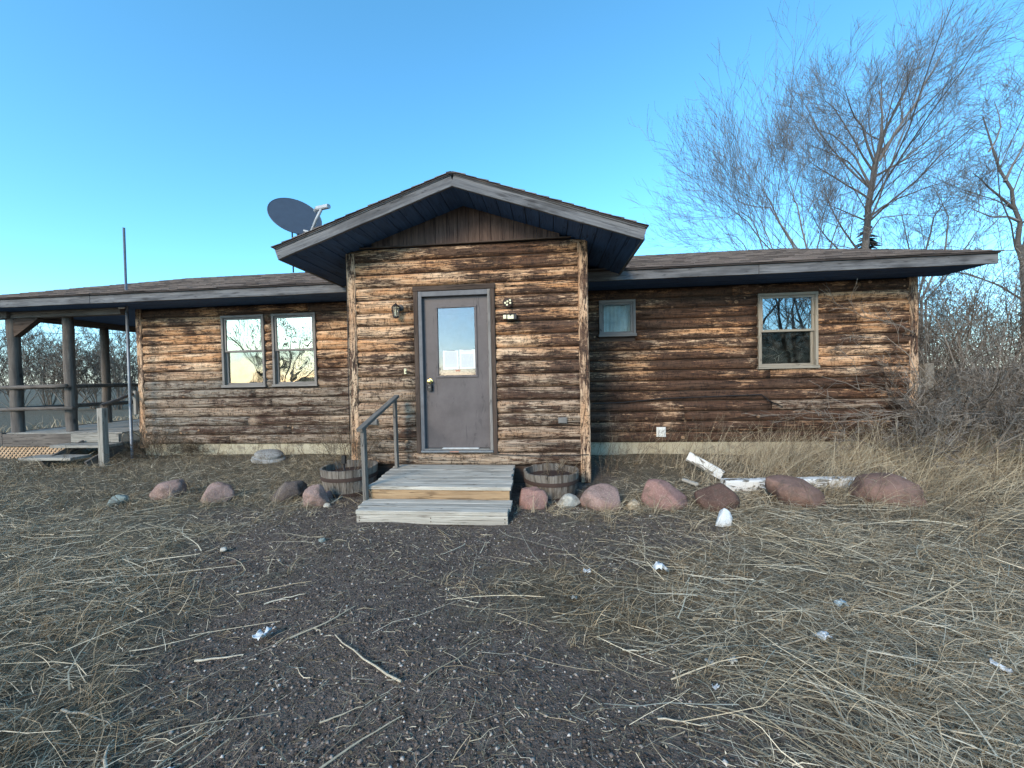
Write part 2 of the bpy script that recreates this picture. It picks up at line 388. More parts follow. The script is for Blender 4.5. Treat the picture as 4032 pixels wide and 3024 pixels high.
def m_ground():
    t = NT('ground_soil_and_litter'); v = t.coord(kind='Object', rand=False); ba = t.attr('bare')
    n1 = t.noise(v, 2.2, 6, .65); n2 = t.noise(v, 26, 5, .7); n3 = t.noise(v, 120, 3, .7); vo = t.voro(v, 75); vc = t.voro(v, 75, out=1)
    sp = t.n('ShaderNodeSeparateColor'); t.l(vc, sp.inputs[0])
    soil = t.mix(t.map(n2, .3, .7), rgb(.060, .048, .041), rgb(.215, .175, .147))
    soil = t.mix(t.math('MULTIPLY', t.map(n1, .45, .7), .5), soil, rgb(.19, .145, .115))
    soil = t.mix(t.math('MULTIPLY', t.math('MULTIPLY', t.map(sp.outputs[0], .8, .9), t.map(vo, .25, .45, 1, 0)), t.map(ba, .3, .8, .1, .7)), soil, rgb(.20, .18, .17))
    lit = t.mix(t.map(n2, .35, .68), rgb(.06, .050, .037), rgb(.25, .215, .155))
    lit = t.mix(t.map(n1, .35, .7), lit, rgb(.16, .138, .10))
    c = t.mix(ba, lit, soil)
    h = t.math('ADD', t.math('MULTIPLY', n2, 1.0), t.math('ADD', t.math('MULTIPLY', n3, .5), t.math('MULTIPLY', vo, .3)))
    t.bsdf(c, .97, h, .9, .03, .1); return t.m
tx = np.linspace(-1, 1, 201); gx = 13 * tx + 900 * tx ** 9
gy = 4 + 11 * tx + 900 * tx ** 9
GX, GY = np.meshgrid(gx, gy, indexing='ij'); n_ = len(tx)
idx = np.arange(n_ * n_).reshape(n_, n_)
Q = np.stack([idx[:-1, :-1], idx[1:, :-1], idx[1:, 1:], idx[:-1, 1:]], -1).reshape(-1, 4)
me = fastmesh('ground', np.stack([GX, GY, gz(GX, GY)], -1), Q, {'bare': bare(GX, GY)}, True)
tag(add_fast('ground', me, m_ground()), kind='structure')

# ------------------------------------------------------------------ house
D, W = 4.994, 6.625
CRS = 0.172
XL, XR = -7.837, 5.745           # wing corners
BL, BR = -2.714, 0.502           # front room corners
EAVE_Y, EAVE_Z = 5.934, 2.817
HOUSE_BACK = 15.3
house = thing('log_cabin', (-1.09, 6.6, 0), 'single storey brown log-sided cabin with gabled entry and peeling stain', 'house')

PROF = [(.0, 0), (.004, .007), (.026, .012), (.038, .040), (.043, .085), (.039, .130), (.026, .157), (.002, .1655)]
def siding_board(parent, org, ax, nrm, x0, x1, z, h, stain, grey):
    """one log-profile board; x measured along ax from org"""
    L = x1 - x0; seg = max(2, int(L / .16)); V = []; Fc = []; n = len(PROF)
    ph = random.uniform(0, 50); k = h / CRS
    for s in range(seg + 1):
        x = L * s / seg
        wv = .0045 * math.sin(x * 2.1 + ph) + .003 * math.sin(x * 5.3 + ph * 2) + random.uniform(-.0022, .0022)
        lo = .004 * math.sin(x * 3.1 + ph * 3) + random.uniform(-.003, .003)
        for j, (o, zz) in enumerate(PROF):
            wgt = math.sin(math.pi * j / (n - 1))
            V.append((x, -(o + wv * wgt + (random.uniform(-.002, .002) if 0 < j < n - 1 else 0)), zz * k + lo * (.6 if 0 < j < n - 1 else 0)))
        if s:
            q = (s - 1) * n
            for j in range(n - 1): Fc.append((q + j, q + n + j, q + n + j + 1, q + j + 1))
    Fc.append(tuple(range(n))); Fc.append(tuple(seg * n + j for j in range(n - 1, -1, -1)))
    me = bpy.data.meshes.new('siding_board'); me.from_pydata(V, [], Fc); me.update(); me.materials.append(M_SID)
    for p in me.polygons: p.use_smooth = True
    o = bpy.data.objects.new('siding_board', me); o['stain'] = float(min(1, max(0, stain))); o['grey'] = float(min(1, max(0, grey)))
    M = Matrix.Identity(4); yv = -Vector(nrm); p = Vector(org) + Vector(ax) * x0 + Vector((0, 0, z))
    for i in range(3): M[i][0] = ax[i]; M[i][1] = yv[i]; M[i][2] = (0, 0, 1)[i]; M[i][3] = p[i]
    return reg(o, parent, M)
def wall(org, ax, nrm, length, z0, z1, openings, wear, maxlen=5.0, butts=True):
    """sheathing sheet with real openings plus one object per siding board"""
    org = Vector(org); ax = Vector(ax); nrm = Vector(nrm)
    xs = sorted({0, length, *[o[0] for o in openings], *[o[1] for o in openings]}); zs = sorted({z0, z1, *[o[2] for o in openings], *[o[3] for o in openings]})
    V = []; Fc = []
    for i in range(len(xs) - 1):
        for j in range(len(zs) - 1):
            cx, cz = (xs[i] + xs[i + 1]) / 2, (zs[j] + zs[j + 1]) / 2
            if any(o[0] < cx < o[1] and o[2] < cz < o[3] for o in openings): continue
            k = len(V)
            for (a, b) in ((xs[i], zs[j]), (xs[i + 1], zs[j]), (xs[i + 1], zs[j + 1]), (xs[i], zs[j + 1])):
                p = org + ax * a + nrm * .001; V.append((p.x, p.y, b))
            Fc.append((k, k + 1, k + 2, k + 3))
    wl = mesh('wall', V, Fc, M_TRIMD, house, origin=tuple(org))
    z = z0; row = 0
    while z < z1 - .03:
        h = min(CRS, z1 - z); segs = [(0, length)]
        for o in openings:
            ov = min(z + h, o[3]) - max(z, o[2])
            if ov > .03:
                ns = []
                for (a, b) in segs:
                    if o[1] <= a or o[0] >= b: ns.append((a, b)); continue
                    if o[0] > a: ns.append((a, o[0]))
                    if o[1] < b: ns.append((o[1], b))
                segs = ns
        for (a, b) in segs:
            cuts = [a]
            if b - a > 3.4 and butts and random.random() < .6: cuts.append(a + (b - a) * random.uniform(.3, .7))
            cuts.append(b)
            for c0, c1 in zip(cuts[:-1], cuts[1:]):
                st, gr = wear((c0 + c1) / 2, (z - z0) / (z1 - z0))
                siding_board(wl, org, ax, nrm, c0 + .001, c1 - .001, z, h, st + random.uniform(-.09, .09), gr + random.uniform(-.14, .14))
        z += CRS; row += 1
    return wl
# openings (x0, x1, z0, z1) in world x
WIN = {'A': (-6.07, -5.217, 1.306, 2.642), 'B': (-5.062, -4.213, 1.306, 2.642), 'S': (.847, 1.446, 2.037, 2.651), 'R': (3.38, 4.284, 1.438, 2.659)}
DOOR = (-1.79, -.70, .40, 2.57)
ZWING, ZTOP = .247, 2.83
def rel(o, x0): return (o[0] - x0, o[1] - x0, o[2], o[3])
def wear_left(x, t): return (.50 + .42 * max(0, (t - .75) / .25) + (.1 if x > 4 else 0), .95 - 1.05 * soft(.35, .62, t))
def wear_right(x, t): return (.82 + .2 * max(0, (t - .75) / .25) + .12 * (t < .2) - (.2 if x > 3.6 else 0), (.75 if x > 3.6 else .38) - .8 * soft(.2, .6, t))
def wear_mid(x, t): return (.50 + .14 * (t > .8) + .08 * (.45 < t < .75), .75 - .8 * soft(.15, .65, t))
wall((XL, W + .04, 0), (1, 0, 0), (0, -1, 0), BL - XL, ZWING, ZTOP, [rel(WIN['A'], XL), rel(WIN['B'], XL)], wear_left)
wall((BR, W + .04, 0), (1, 0, 0), (0, -1, 0), XR - BR, ZWING, ZTOP, [rel(WIN['S'], BR), rel(WIN['R'], BR)], wear_right)
ZM0 = .402 - CRS; ZM1 = 3.155
wall((BL, D + .04, 0), (1, 0, 0), (0, -1, 0), BR - BL, ZM0, ZM1, [rel(DOOR, BL)], wear_mid, butts=False)
wall((BL + .03, W + .04, 0), (0, -1, 0), (-1, 0, 0), W - D - .02, ZM0, 2.95, [], wear_mid)
wall((BR - .03, D + .06, 0), (0, 1, 0), (1, 0, 0), W - D - .02, ZM0, 2.95, [], wear_mid)
wall((XL + .03, HOUSE_BACK - .7, 0), (0, -1, 0), (-1, 0, 0), HOUSE_BACK - .7 - W - .05, ZWING, ZTOP, [], wear_left)
wall((XR - .03, W + .06, 0), (0, 1, 0), (1, 0, 0), HOUSE_BACK - .7 - W - .06, ZWING, ZTOP, [], wear_right)
mesh('rear_wall', [(XL, HOUSE_BACK - .7, 0), (XR, HOUSE_BACK - .7, 0), (XR, HOUSE_BACK - .7, ZTOP), (XL, HOUSE_BACK - .7, ZTOP)], [(0, 1, 2, 3)], M_TRIMD, house)
# gable infill on the end walls
for gx_ in (XL + .03, XR - .03):
    mesh('gable_end', [(gx_, W, ZTOP), (gx_, 10.7, 4.45), (gx_, HOUSE_BACK - .7, ZTOP)], [(0, 1, 2)], M_TRIMD, house)
# foundation
for a, b in ((XL + .05, BL), (BR, XR - .05)):
    box('foundation', a, b, W + .045, W + .30, -.2, ZWING + .01, M_CONC, house, .01)
box('foundation', BL + .1, BR - .1, D + .07, D + .3, -.2, ZM0 + .01, M_TRIMD, house, .01)
# corner posts
for x0, y0, zb, zt in ((BL - .004, D - .012, .06, 3.10), (BR - .122, D - .012, .02, 3.10), (XR - .115, W - .012, .18, ZTOP), (XL - .01, W - .012, .18, ZTOP)):
    board('corner_post', (x0 + .063, y0 + .05, zb), (x0 + .063, y0 + .05, zt), .10, .126, M_SID, house, up=(0, 1, 0), ch=.012, wob=.003, seg=8, props={'stain': .40, 'grey': .35})
# gable triangle above the horizontal siding: vertical boards
AX, AZ, TLX, TRX, TZ, GY0 = -1.09, 3.642, -3.313, 1.089, 2.893, 4.444
def rake_z(x): return AZ - (AZ - TZ) * (AX - x) / (AX - TLX) if x < AX else AZ - (AZ - TZ) * (x - AX) / (TRX - AX)
x = BL + .36
while x < BR - .4:
    x1 = min(x + .148, BR - .06); a, b = max(rake_z(x) + .02, ZM1 + .03), max(rake_z(x1) + .02, ZM1 + .03)
    prism('gable_board', [(x, ZM1 + .005), (x1 - .005, ZM1 + .005), (x1 - .005, b), (x, a)] if not (x < AX < x1) else [(x, ZM1 + .005), (x1 - .005, ZM1 + .005), (x1 - .005, b), (AX, AZ + .02), (x, a)], D + .012 + random.uniform(-.002, .002), D + .04, M_GABLE, house)
    x += .148
board('gable_ledge_trim', (BL + .2, D - .002, ZM1 + .008), (BR - .2, D - .002, ZM1 + .008), .016, .05, M_TRIMD, house)

# ---- main roof
RX0, RX1, RIDGE_Y = -10.9, 6.16, 10.7
RZ0 = EAVE_Z + .158; SL = 1 / 3.
def roof_z(y): return RZ0 + (y - EAVE_Y + .03) * SL if y < RIDGE_Y else RZ0 + (2 * RIDGE_Y - y - EAVE_Y + .03) * SL
yb = 2 * RIDGE_Y - EAVE_Y
V = [(RX0, EAVE_Y - .03, RZ0), (RX1, EAVE_Y - .03, RZ0), (RX1, RIDGE_Y, roof_z(RIDGE_Y)), (RX0, RIDGE_Y, roof_z(RIDGE_Y)), (RX0, yb + .03, RZ0), (RX1, yb + .03, RZ0)]
V += [(a, b, c - .018) for a, b, c in V]
roof = mesh('roof', V, [(0, 1, 2, 3), (3, 2, 5, 4), (7, 6, 9, 8), (8, 9, 10, 11), (0, 6, 7, 1), (4, 5, 11, 10), (0, 3, 9, 6), (3, 4, 10, 9), (1, 7, 8, 2), (2, 8, 11, 5)], M_SHIN, house, origin=(RX0, EAVE_Y, RZ0))
def shingle_course(parent, p0, along, upv, nrm, L, tabw=.31, exp=.145):
    """one course of separate tabs, thicker at the butt edge"""
    p0 = Vector(p0); V = []; Fc = []; T = []; x = -random.uniform(0, tabw)
    while x < L:
        a = max(0, x); wd = tabw * random.uniform(.55, 1.0); b = min(L, x + wd - .004)
        if b > a + .01:
            lo = random.uniform(-.010, .006); th = random.uniform(.007, .016); k = len(V)
            for (u, vv, hh) in ((a, lo, 0), (b, lo, 0), (b, exp + .03, 0), (a, exp + .03, 0), (a, lo, th), (b, lo, th), (b, exp + .03, .004), (a, exp + .03, .004)):
                q = along * u + upv * vv + nrm * (hh + .004 * (vv <= lo)); V.append(tuple(q))
            Fc += [(k, k + 1, k + 5, k + 4), (k + 4, k + 5, k + 6, k + 7), (k, k + 4, k + 7, k + 3), (k + 1, k + 2, k + 6, k + 5)]; T += [random.random()] * 8
        x += wd
    me = bpy.data.meshes.new('shingle_course'); me.from_pydata(V, [], Fc); me.update(); me.materials.append(M_SHIN)
    at = me.attributes.new('tint', 'FLOAT', 'POINT'); at.data.foreach_set('value', np.array(T, np.float32))
    return reg(bpy.data.objects.new('shingle_course', me), parent, Matrix.Translation(p0))
cs = 1 / math.hypot(1, SL); upv = Vector((0, cs, SL * cs)); nv = Vector((0, -SL * cs, cs))
s = -.012; Ltot = (RIDGE_Y - EAVE_Y + .03) / cs
while s < Ltot - .05:
    p = Vector((RX0 - .02, EAVE_Y - .03, RZ0)) + upv * s + nv * .002
    shingle_course(roof, p, Vector((1, 0, 0)), upv, nv, RX1 - RX0 + .04, exp=min(.145, Ltot - s - .031)); s += .145
x = RX0
while x < RX1:      # ridge caps
    tb = board('ridge_cap', (x, RIDGE_Y, roof_z(RIDGE_Y) - .004 + random.uniform(0, .006)), (min(x + .3, RX1 + .02), RIDGE_Y, roof_z(RIDGE_Y) - .006), .02, .10, M_SHIN, roof); x += .26
# fascia of the wings
for a, b in ((RX0, -7.9), (-7.895, BL - .01), (BR + .01, 3.05), (3.055, RX1)):
    board('fascia_board', (a, EAVE_Y + .02, EAVE_Z + .07), (b, EAVE_Y + .02, EAVE_Z + .07), .14, .04, M_FAS, roof, seg=8, wob=.003)
    board('drip_edge', (a, EAVE_Y - .004, EAVE_Z + .147), (b, EAVE_Y - .004, EAVE_Z + .147), .018, .03, M_TRIMD, roof)
for xx in (RX0 + .02, RX1 - .02):
    for y0, y1 in ((EAVE_Y + .045, RIDGE_Y), (RIDGE_Y, yb)):
        board('rake_board', (xx, y0, roof_z(y0) - .095), (xx, y1, roof_z(y1) - .095), .14, .035, M_FAS, roof)
# soffits
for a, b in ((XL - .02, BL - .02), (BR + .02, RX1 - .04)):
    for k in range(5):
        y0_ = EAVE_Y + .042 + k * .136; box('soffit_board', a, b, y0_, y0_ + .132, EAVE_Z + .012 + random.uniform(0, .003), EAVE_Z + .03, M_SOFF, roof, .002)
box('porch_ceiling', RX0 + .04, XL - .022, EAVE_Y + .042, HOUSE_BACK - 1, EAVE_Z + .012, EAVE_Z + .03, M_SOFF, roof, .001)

# ---- gable roof over the entry
groof = mesh('gable_roof', [], [], M_SHIN, house, origin=(AX, GY0, AZ))
ZT = .150
def main_y(z): return EAVE_Y - .03 + (z - RZ0) / SL
for sgn, tx_ in ((-1, TLX), (1, TRX)):
    top = Vector((AX, GY0 - .02, AZ + ZT)); tip = Vector((tx_ + sgn * .02, GY0 - .02, TZ + ZT - .006))
    ye0, ye1 = main_y(tip.z) + .25, main_y(top.z) + .15
    V = [tuple(tip), tuple(top), (top.x, ye1, top.z), (tip.x, ye0, tip.z)]; V += [(a, b, c - .016) for a, b, c in V]
    Fq = [(0, 1, 2, 3), (7, 6, 5, 4), (0, 4, 5, 1), (3, 7, 4, 0), (2, 6, 7, 3)]
    if sgn < 0: Fq = [tuple(reversed(f)) for f in Fq]
    mesh('roof_deck', V, Fq, M_SHIN, groof, origin=tuple(tip))
    uv = (top - tip).normalized(); Ls = (top - tip).length; nn = uv.cross(Vector((0, 1, 0))) * (1 if sgn < 0 else -1)
    if nn.z < 0: nn = -nn
    s = -.015
    while s < Ls - .03:
        f = max(0, s / Ls); shingle_course(groof, tip + uv * s + nn * .002 + Vector((0, -.012, 0)), Vector((0, 1, 0)), uv, nn, ye0 + (ye1 - ye0) * f - GY0 + .05, exp=min(.145, Ls - s - .031)); s += .145
    # rake fascia: lower wide board and narrow top trim
    a = Vector((AX + sgn * .001, GY0 + .02, AZ + .068)); b = Vector((tx_, GY0 + .02, TZ + .066))
    board('rake_board', a, b, .130, .038, M_FAS, groof, seg=8, wob=.002)
    board('rake_trim', a + Vector((0, -.006, .069)), b + Vector((0, -.006, .069)), .026, .05, M_FAS, groof)
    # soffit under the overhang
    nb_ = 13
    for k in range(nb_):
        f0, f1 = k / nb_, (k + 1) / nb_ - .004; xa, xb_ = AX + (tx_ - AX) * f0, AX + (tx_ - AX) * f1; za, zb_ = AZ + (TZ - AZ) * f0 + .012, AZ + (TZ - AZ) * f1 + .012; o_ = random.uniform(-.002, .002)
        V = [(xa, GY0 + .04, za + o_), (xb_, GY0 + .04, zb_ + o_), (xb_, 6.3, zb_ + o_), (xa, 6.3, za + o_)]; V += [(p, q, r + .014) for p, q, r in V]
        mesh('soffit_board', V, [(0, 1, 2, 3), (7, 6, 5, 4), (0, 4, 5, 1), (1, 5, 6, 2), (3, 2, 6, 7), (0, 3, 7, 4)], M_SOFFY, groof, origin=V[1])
    board('eave_fascia', (tx_ - sgn * .012, GY0 + .04, TZ + .068), (tx_ - sgn * .012, main_y(TZ + .1) + .2, TZ + .068), .12, .035, M_FAS, groof)
x = GY0
while x < main_y(AZ + ZT):
    board('ridge_cap', (AX, x - .03, AZ + ZT - .012), (AX, x + .26, AZ + ZT - .016), .018, .10, M_SHIN, groof); x += .25

# ------------------------------------------------------------------ windows
M_GL_SKY = m_glass('window_glass_wavy', .46, (1, .95, .74), .006, 2.4, 0, .08)  # left panes: warm tint puts the low sky's yellow glow into the glass colour
M_GL_UP = m_glass('window_glass', .44, (1, .94, .70), .0012, 2.0, 0, .05)
M_GL_LOW = m_glass('window_glass_screened', .18, (1, .96, .78), .005, 2.4, .02, .12)
M_GL_DK = m_glass('window_glass_dark', .22, (.9, .95, 1), .0006, 2.0, .0, .05)
M_GL_DK2 = m_glass('window_glass_dull', .0, (.9, .95, 1), .0006, 2.0, .03, .06)
M_GL_CU = m_glass('window_glass_small', .0, (.9, .95, 1), .0006, 2.0, .0, .05)
def pane(parent, x0, x1, z0, z1, y, mat):
    return box('pane', x0, x1, y - .002, y + .002, z0, z1, mat, parent, .0003)
def window(key, fm, mats, double=True, curtain=False, label=None):
    x0, x1, z0, z1 = WIN[key]; yf = W - .028
    wn = mesh('window', [], [], fm, house, origin=((x0 + x1) / 2, yf, z0)); 
    if label: wn['label'] = label
    c = .042
    def fr(n, a, b, z_0, z_1, ya, yb_): return box(n, a, b, ya, yb_, z_0, z_1, fm, wn, .003)
    fr('frame_head', x0, x1, z1 - c, z1, yf, W + .07); fr('frame_sill', x0 - .012, x1 + .012, z0, z0 + c + .006, yf - .014, W + .07)
    fr('frame_jamb', x0, x0 + c, z0 + c + .007, z1 - c - .001, yf, W + .07); fr('frame_jamb', x1 - c, x1, z0 + c + .007, z1 - c - .001, yf, W + .07)
    xi0, xi1, zi0, zi1 = x0 + c + .001, x1 - c - .001, z0 + c + .007, z1 - c - .001; s_ = .036
    def sash(za, zb, y, mt):
        fr('sash_rail', xi0, xi1, za, za + s_, y, y + .03); fr('sash_rail', xi0, xi1, zb - s_, zb, y, y + .03)
        fr('sash_stile', xi0, xi0 + s_, za + s_ + .001, zb - s_ - .001, y, y + .03); fr('sash_stile', xi1 - s_, xi1, za + s_ + .001, zb - s_ - .001, y, y + .03)
        pane(wn, xi0 + s_ - .004, xi1 - s_ + .004, za + s_ - .004, zb - s_ + .004, y + .017, mt)
    if double:
        zm = z0 + (z1 - z0) * .505
        sash(zm - .018, zi1, W - .002, mats[0]); sash(zi0, zm + .014, W + .032, mats[1])
    else:
        sash(zi0, zi1, W - .004, mats[0])
    # dim room behind the glass
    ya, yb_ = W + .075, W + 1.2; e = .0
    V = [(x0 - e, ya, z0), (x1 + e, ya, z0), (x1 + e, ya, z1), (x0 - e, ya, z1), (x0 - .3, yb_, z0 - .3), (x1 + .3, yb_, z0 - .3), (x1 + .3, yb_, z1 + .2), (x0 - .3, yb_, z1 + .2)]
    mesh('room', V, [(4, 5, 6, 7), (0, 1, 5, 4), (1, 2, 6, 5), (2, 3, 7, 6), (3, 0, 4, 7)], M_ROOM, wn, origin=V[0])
    if curtain:
        n = 40; V = []; Fc = []
        for i in range(n + 1):
            xx = x0 + .03 + (x1 - x0 - .06) * i / n; yy = W + .11 + .012 * math.sin(i * 1.3) + .004 * math.sin(i * 2.9)
            V += [(xx, yy, z0 + .03), (xx, yy, z1 - .02)]
            if i: k = 2 * i; Fc.append((k - 2, k, k + 1, k - 1))
        mesh('curtain', V, Fc, M_CURT, wn, origin=V[0], smooth=True)
    return wn
window('A', M_WFRAME, (M_GL_UP, M_GL_LOW)); window('B', M_WFRAME, (M_GL_SKY, M_GL_LOW))
window('S', M_WFRAME, (M_GL_CU,), False, True, 'small square window with pale curtain'); window('R', M_WFRAME2, (M_GL_DK, M_GL_DK2))

# ------------------------------------------------------------------ front door
def m_door():
    t = NT('grey_brown_door_paint'); v = t.coord(kind='Object', rand=False)
    n1 = t.noise(v, 3, 5, .6); n2 = t.noise(v, 40, 4, .7); sc = t.noise(t.scale(v, (14, 1, 3)), 1, 4, .7, 1.2)
    c = t.mix(t.map(n1, .3, .7), rgb(.070, .060, .061), rgb(.125, .110, .110))
    c = t.mix(t.math('MULTIPLY', t.map(sc, .60, .68), .6), c, rgb(.035, .032, .034)); c = t.mix(t.math('MULTIPLY', t.map(n2, .64, .72), .35), c, rgb(.22, .2, .2))
    t.bsdf(c, t.map(n1, .3, .7, .45, .65), n2, .08, .003, .4); return t.m
M_DOOR = m_door()
dx0, dx1, dz0, dz1 = -1.675, -.796, .463, 2.483
YS = D + .055
wx0, wx1, wz0, wz1 = dx0 + .165, dx1 - .155, 1.405, 2.365     # glazed opening
V = []; Fc = []
def qbox(V, Fc, x0, x1, y0, y1, z0, z1):
    k = len(V); V += [(x0, y0, z0), (x1, y0, z0), (x1, y1, z0), (x0, y1, z0), (x0, y0, z1), (x1, y0, z1), (x1, y1, z1), (x0, y1, z1)]
    Fc += [(k, k + 1, k + 5, k + 4), (k + 1, k + 2, k + 6, k + 5), (k + 2, k + 3, k + 7, k + 6), (k + 3, k, k + 4, k + 7), (k + 4, k + 5, k + 6, k + 7), (k + 3, k + 2, k + 1, k)]
qbox(V, Fc, dx0, dx1, YS, YS + .044, dz0, wz0); qbox(V, Fc, dx0, dx1, YS, YS + .044, wz1, dz1)
qbox(V, Fc, dx0, wx0, YS, YS + .044, wz0, wz1); qbox(V, Fc, wx1, dx1, YS, YS + .044, wz0, wz1)
door = mesh('door', V, Fc, M_DOOR, house, origin=((dx0 + dx1) / 2, YS, dz0))
fwd = .03
box('glazing_bead', wx0 - .002, wx1 + .002, YS - .014, YS + .02, wz1 - fwd, wz1 + .002, M_DOOR, door); box('glazing_bead', wx0 - .002, wx1 + .002, YS - .014, YS + .02, wz0 - .002, wz0 + fwd, M_DOOR, door)
box('glazing_bead', wx0 - .002, wx0 + fwd, YS - .0135, YS + .02, wz0 + fwd + .001, wz1 - fwd - .001, M_DOOR, door); box('glazing_bead', wx1 - fwd, wx1 + .002, YS - .0135, YS + .02, wz0 + fwd + .001, wz1 - fwd - .001, M_DOOR, door)
pane(door, wx0 + fwd - .005, wx1 - fwd + .005, wz0 + fwd - .005, wz1 - fwd + .005, YS + .006, m_glass('door_glass', .10, (.95, .97, 1), .0015, 2.5, 0, .08))
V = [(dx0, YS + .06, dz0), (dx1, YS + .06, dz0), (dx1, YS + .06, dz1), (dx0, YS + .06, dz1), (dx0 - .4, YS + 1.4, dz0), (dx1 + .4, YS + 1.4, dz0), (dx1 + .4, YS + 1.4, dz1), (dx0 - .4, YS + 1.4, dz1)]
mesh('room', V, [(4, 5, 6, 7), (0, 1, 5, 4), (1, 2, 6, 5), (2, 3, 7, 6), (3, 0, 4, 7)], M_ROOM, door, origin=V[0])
df = mesh('door_frame', [], [], M_JAMB, house, origin=(dx0, D, dz0))
box('casing', -1.79, -1.728, D - .016, D + .06, .40, 2.555, M_TRIMD, df, .006); box('casing', -.752, -.695, D - .016, D + .06, .40, 2.555, M_TRIMD, df, .006)
box('casing', -1.795, -.69, D - .019, D + .06, 2.556, 2.62, M_TRIMD, df, .006)
box('jamb', -1.7265, dx0 - .003, D - .010, D + .12, .44, 2.553, M_JAMB, df); box('jamb', dx1 + .003, -.7535, D - .010, D + .12, .44, 2.553, M_WFRAME, df)
box('jamb', dx0 - .002, dx1 + .002, D - .009, D + .12, dz1 + .003, 2.552, M_JAMB, df)
box('threshold', -1.726, -.754, D - .035, D + .10, .412, .438, M_STEEL, df, .003); box('threshold', dx0 - .002, dx1 + .002, D - .015, D + .10, .439, .458, M_GREYP, df, .003)
box('weatherstrip', -1.44, -.95, D - .02, D + .045, .4585, .465, M_WHITEP, df, .001)
# knob with rosette
kx, kz = dx0 + .075, onY(925, 824, YS).z
Mk = Matrix.Translation((kx, YS - .001, kz)) @ Matrix.Rotation(R(90), 4, 'X')
lathe('door_knob', [(.033, 0), (.033, .006), (.015, .01), (.012, .035), (.026, .043), (.030, .058), (.024, .072), (.006, .077)], M_BRASS, door, Mk)

# ------------------------------------------------------------------ porch at the left end
PF, PX, PY0, PY1 = .53, -10.32, 6.30, 11.5
porch = mesh('porch_deck', [], [], M_GREYW, house, origin=(PX, PY0, PF))
y = PY0 + .02
while y < PY1:
    board('deck_board', (PX, y + .068, PF - .014), (XL - .02, y + .068, PF - .014), .026, .136, M_GREYW, porch, wob=.0015, seg=3); y += .142
board('rim_joist', (PX + .01, PY0 - .02, PF - .135), (-8.85, PY0 - .02, PF - .135), .235, .038, M_LOG, porch)
board('rim_joist', (-8.845, PY0 - .02, PF - .10), (XL - .02, PY0 - .02, PF - .10), .15, .038, M_GREYW, porch)
board('rim_joist', (PX - .02, PY0 - .04, PF - .105), (PX - .02, PY1, PF - .105), .23, .038, M_LOG, porch)
def log(name, p0, p1, r0, r1, parent, mat=None, n=9, sides=12):
    p0 = np.array(p0, float); p1 = np.array(p1, float); t_ = np.linspace(0, 1, n)[:, None]
    P = p0 + (p1 - p0) * t_; P[1:-1] += rng.normal(0, .004, (n - 2, 3)); rr = np.linspace(r0, r1, n) * (1 + rng.normal(0, .02, n))
    return tube(name, P, rr, mat or M_LOG, parent, sides)
# log local grain follows Z, so logs get their own material
def m_log():
    t = NT('upright_porch_log'); v = t.coord()
    g1 = t.noise(t.scale(v, (22, 22, 1.6)), 1, 5, .65, .5); b = t.noise(v, 3, 4); kd = t.voro(t.scale(v, (5, 5, 2.4)), 1)
    c = t.mix(t.map(g1, .3, .7), rgb(.075, .066, .060), rgb(.19, .165, .14)); c = t.mix(t.math('MULTIPLY', t.map(b, .5, .75), .5), c, rgb(.04, .034, .03))
    c = t.mix(t.math('MULTIPLY', t.map(kd, .07, .16, 1, 0), .7), c, rgb(.025, .02, .018)); t.bsdf(c, .85, g1, .5, .01, .2); return t.m
M_LOGV = m_log()
BEAMZ = 2.70
posts = [(-10.22, 6.43, .090), (-9.17, 6.52, .084), (-10.24, 7.95, .080), (-10.24, 9.6, .098), (-10.24, 11.3, .098)]
for (x, y, r) in posts: log('porch_post', (x, y, PF), (x, y, BEAMZ + .02), r, r * .94, house, M_LOGV)
board('porch_beam', (-10.24, 6.3, BEAMZ + .075), (-10.24, PY1 + .3, BEAMZ + .075), .15, .14, M_LOG, house)
board('porch_beam', (-10.9, 6.42, BEAMZ + .078), (XL, 6.42, BEAMZ + .078), .148, .13, M_LOG, house)
# big triangular knee brace at the corner post
kb0 = onY(2, 735, 6.33); kb1 = onY(92, 664, 6.33)
prism('knee_brace', [(-10.33, BEAMZ - .36), (-10.17, BEAMZ - .36), (-9.62, BEAMZ - .02), (-9.62, BEAMZ + .02), (-10.33, BEAMZ + .02)], 6.38, 6.48, M_TRIMD, house)
rail = mesh('porch_railing', [], [], M_LOG, house, origin=(-10, 6.35, PF))
z1 = onY(60, 884, 6.33).z; z0 = onY(60, 836, 6.33).z
log('rail', (-11.2, 6.31, z0 - .02), (-9.03, 6.36, z0 + .01), .036, .036, rail); log('rail', (-11.2, 6.31, z1 - .01), (-8.9, 6.36, z1 + .01), .034, .034, rail)
for zz in (z0, z1):
    log('rail', (-10.14, 6.4, zz), (-10.14, 11.3, zz), .043, .043, rail)
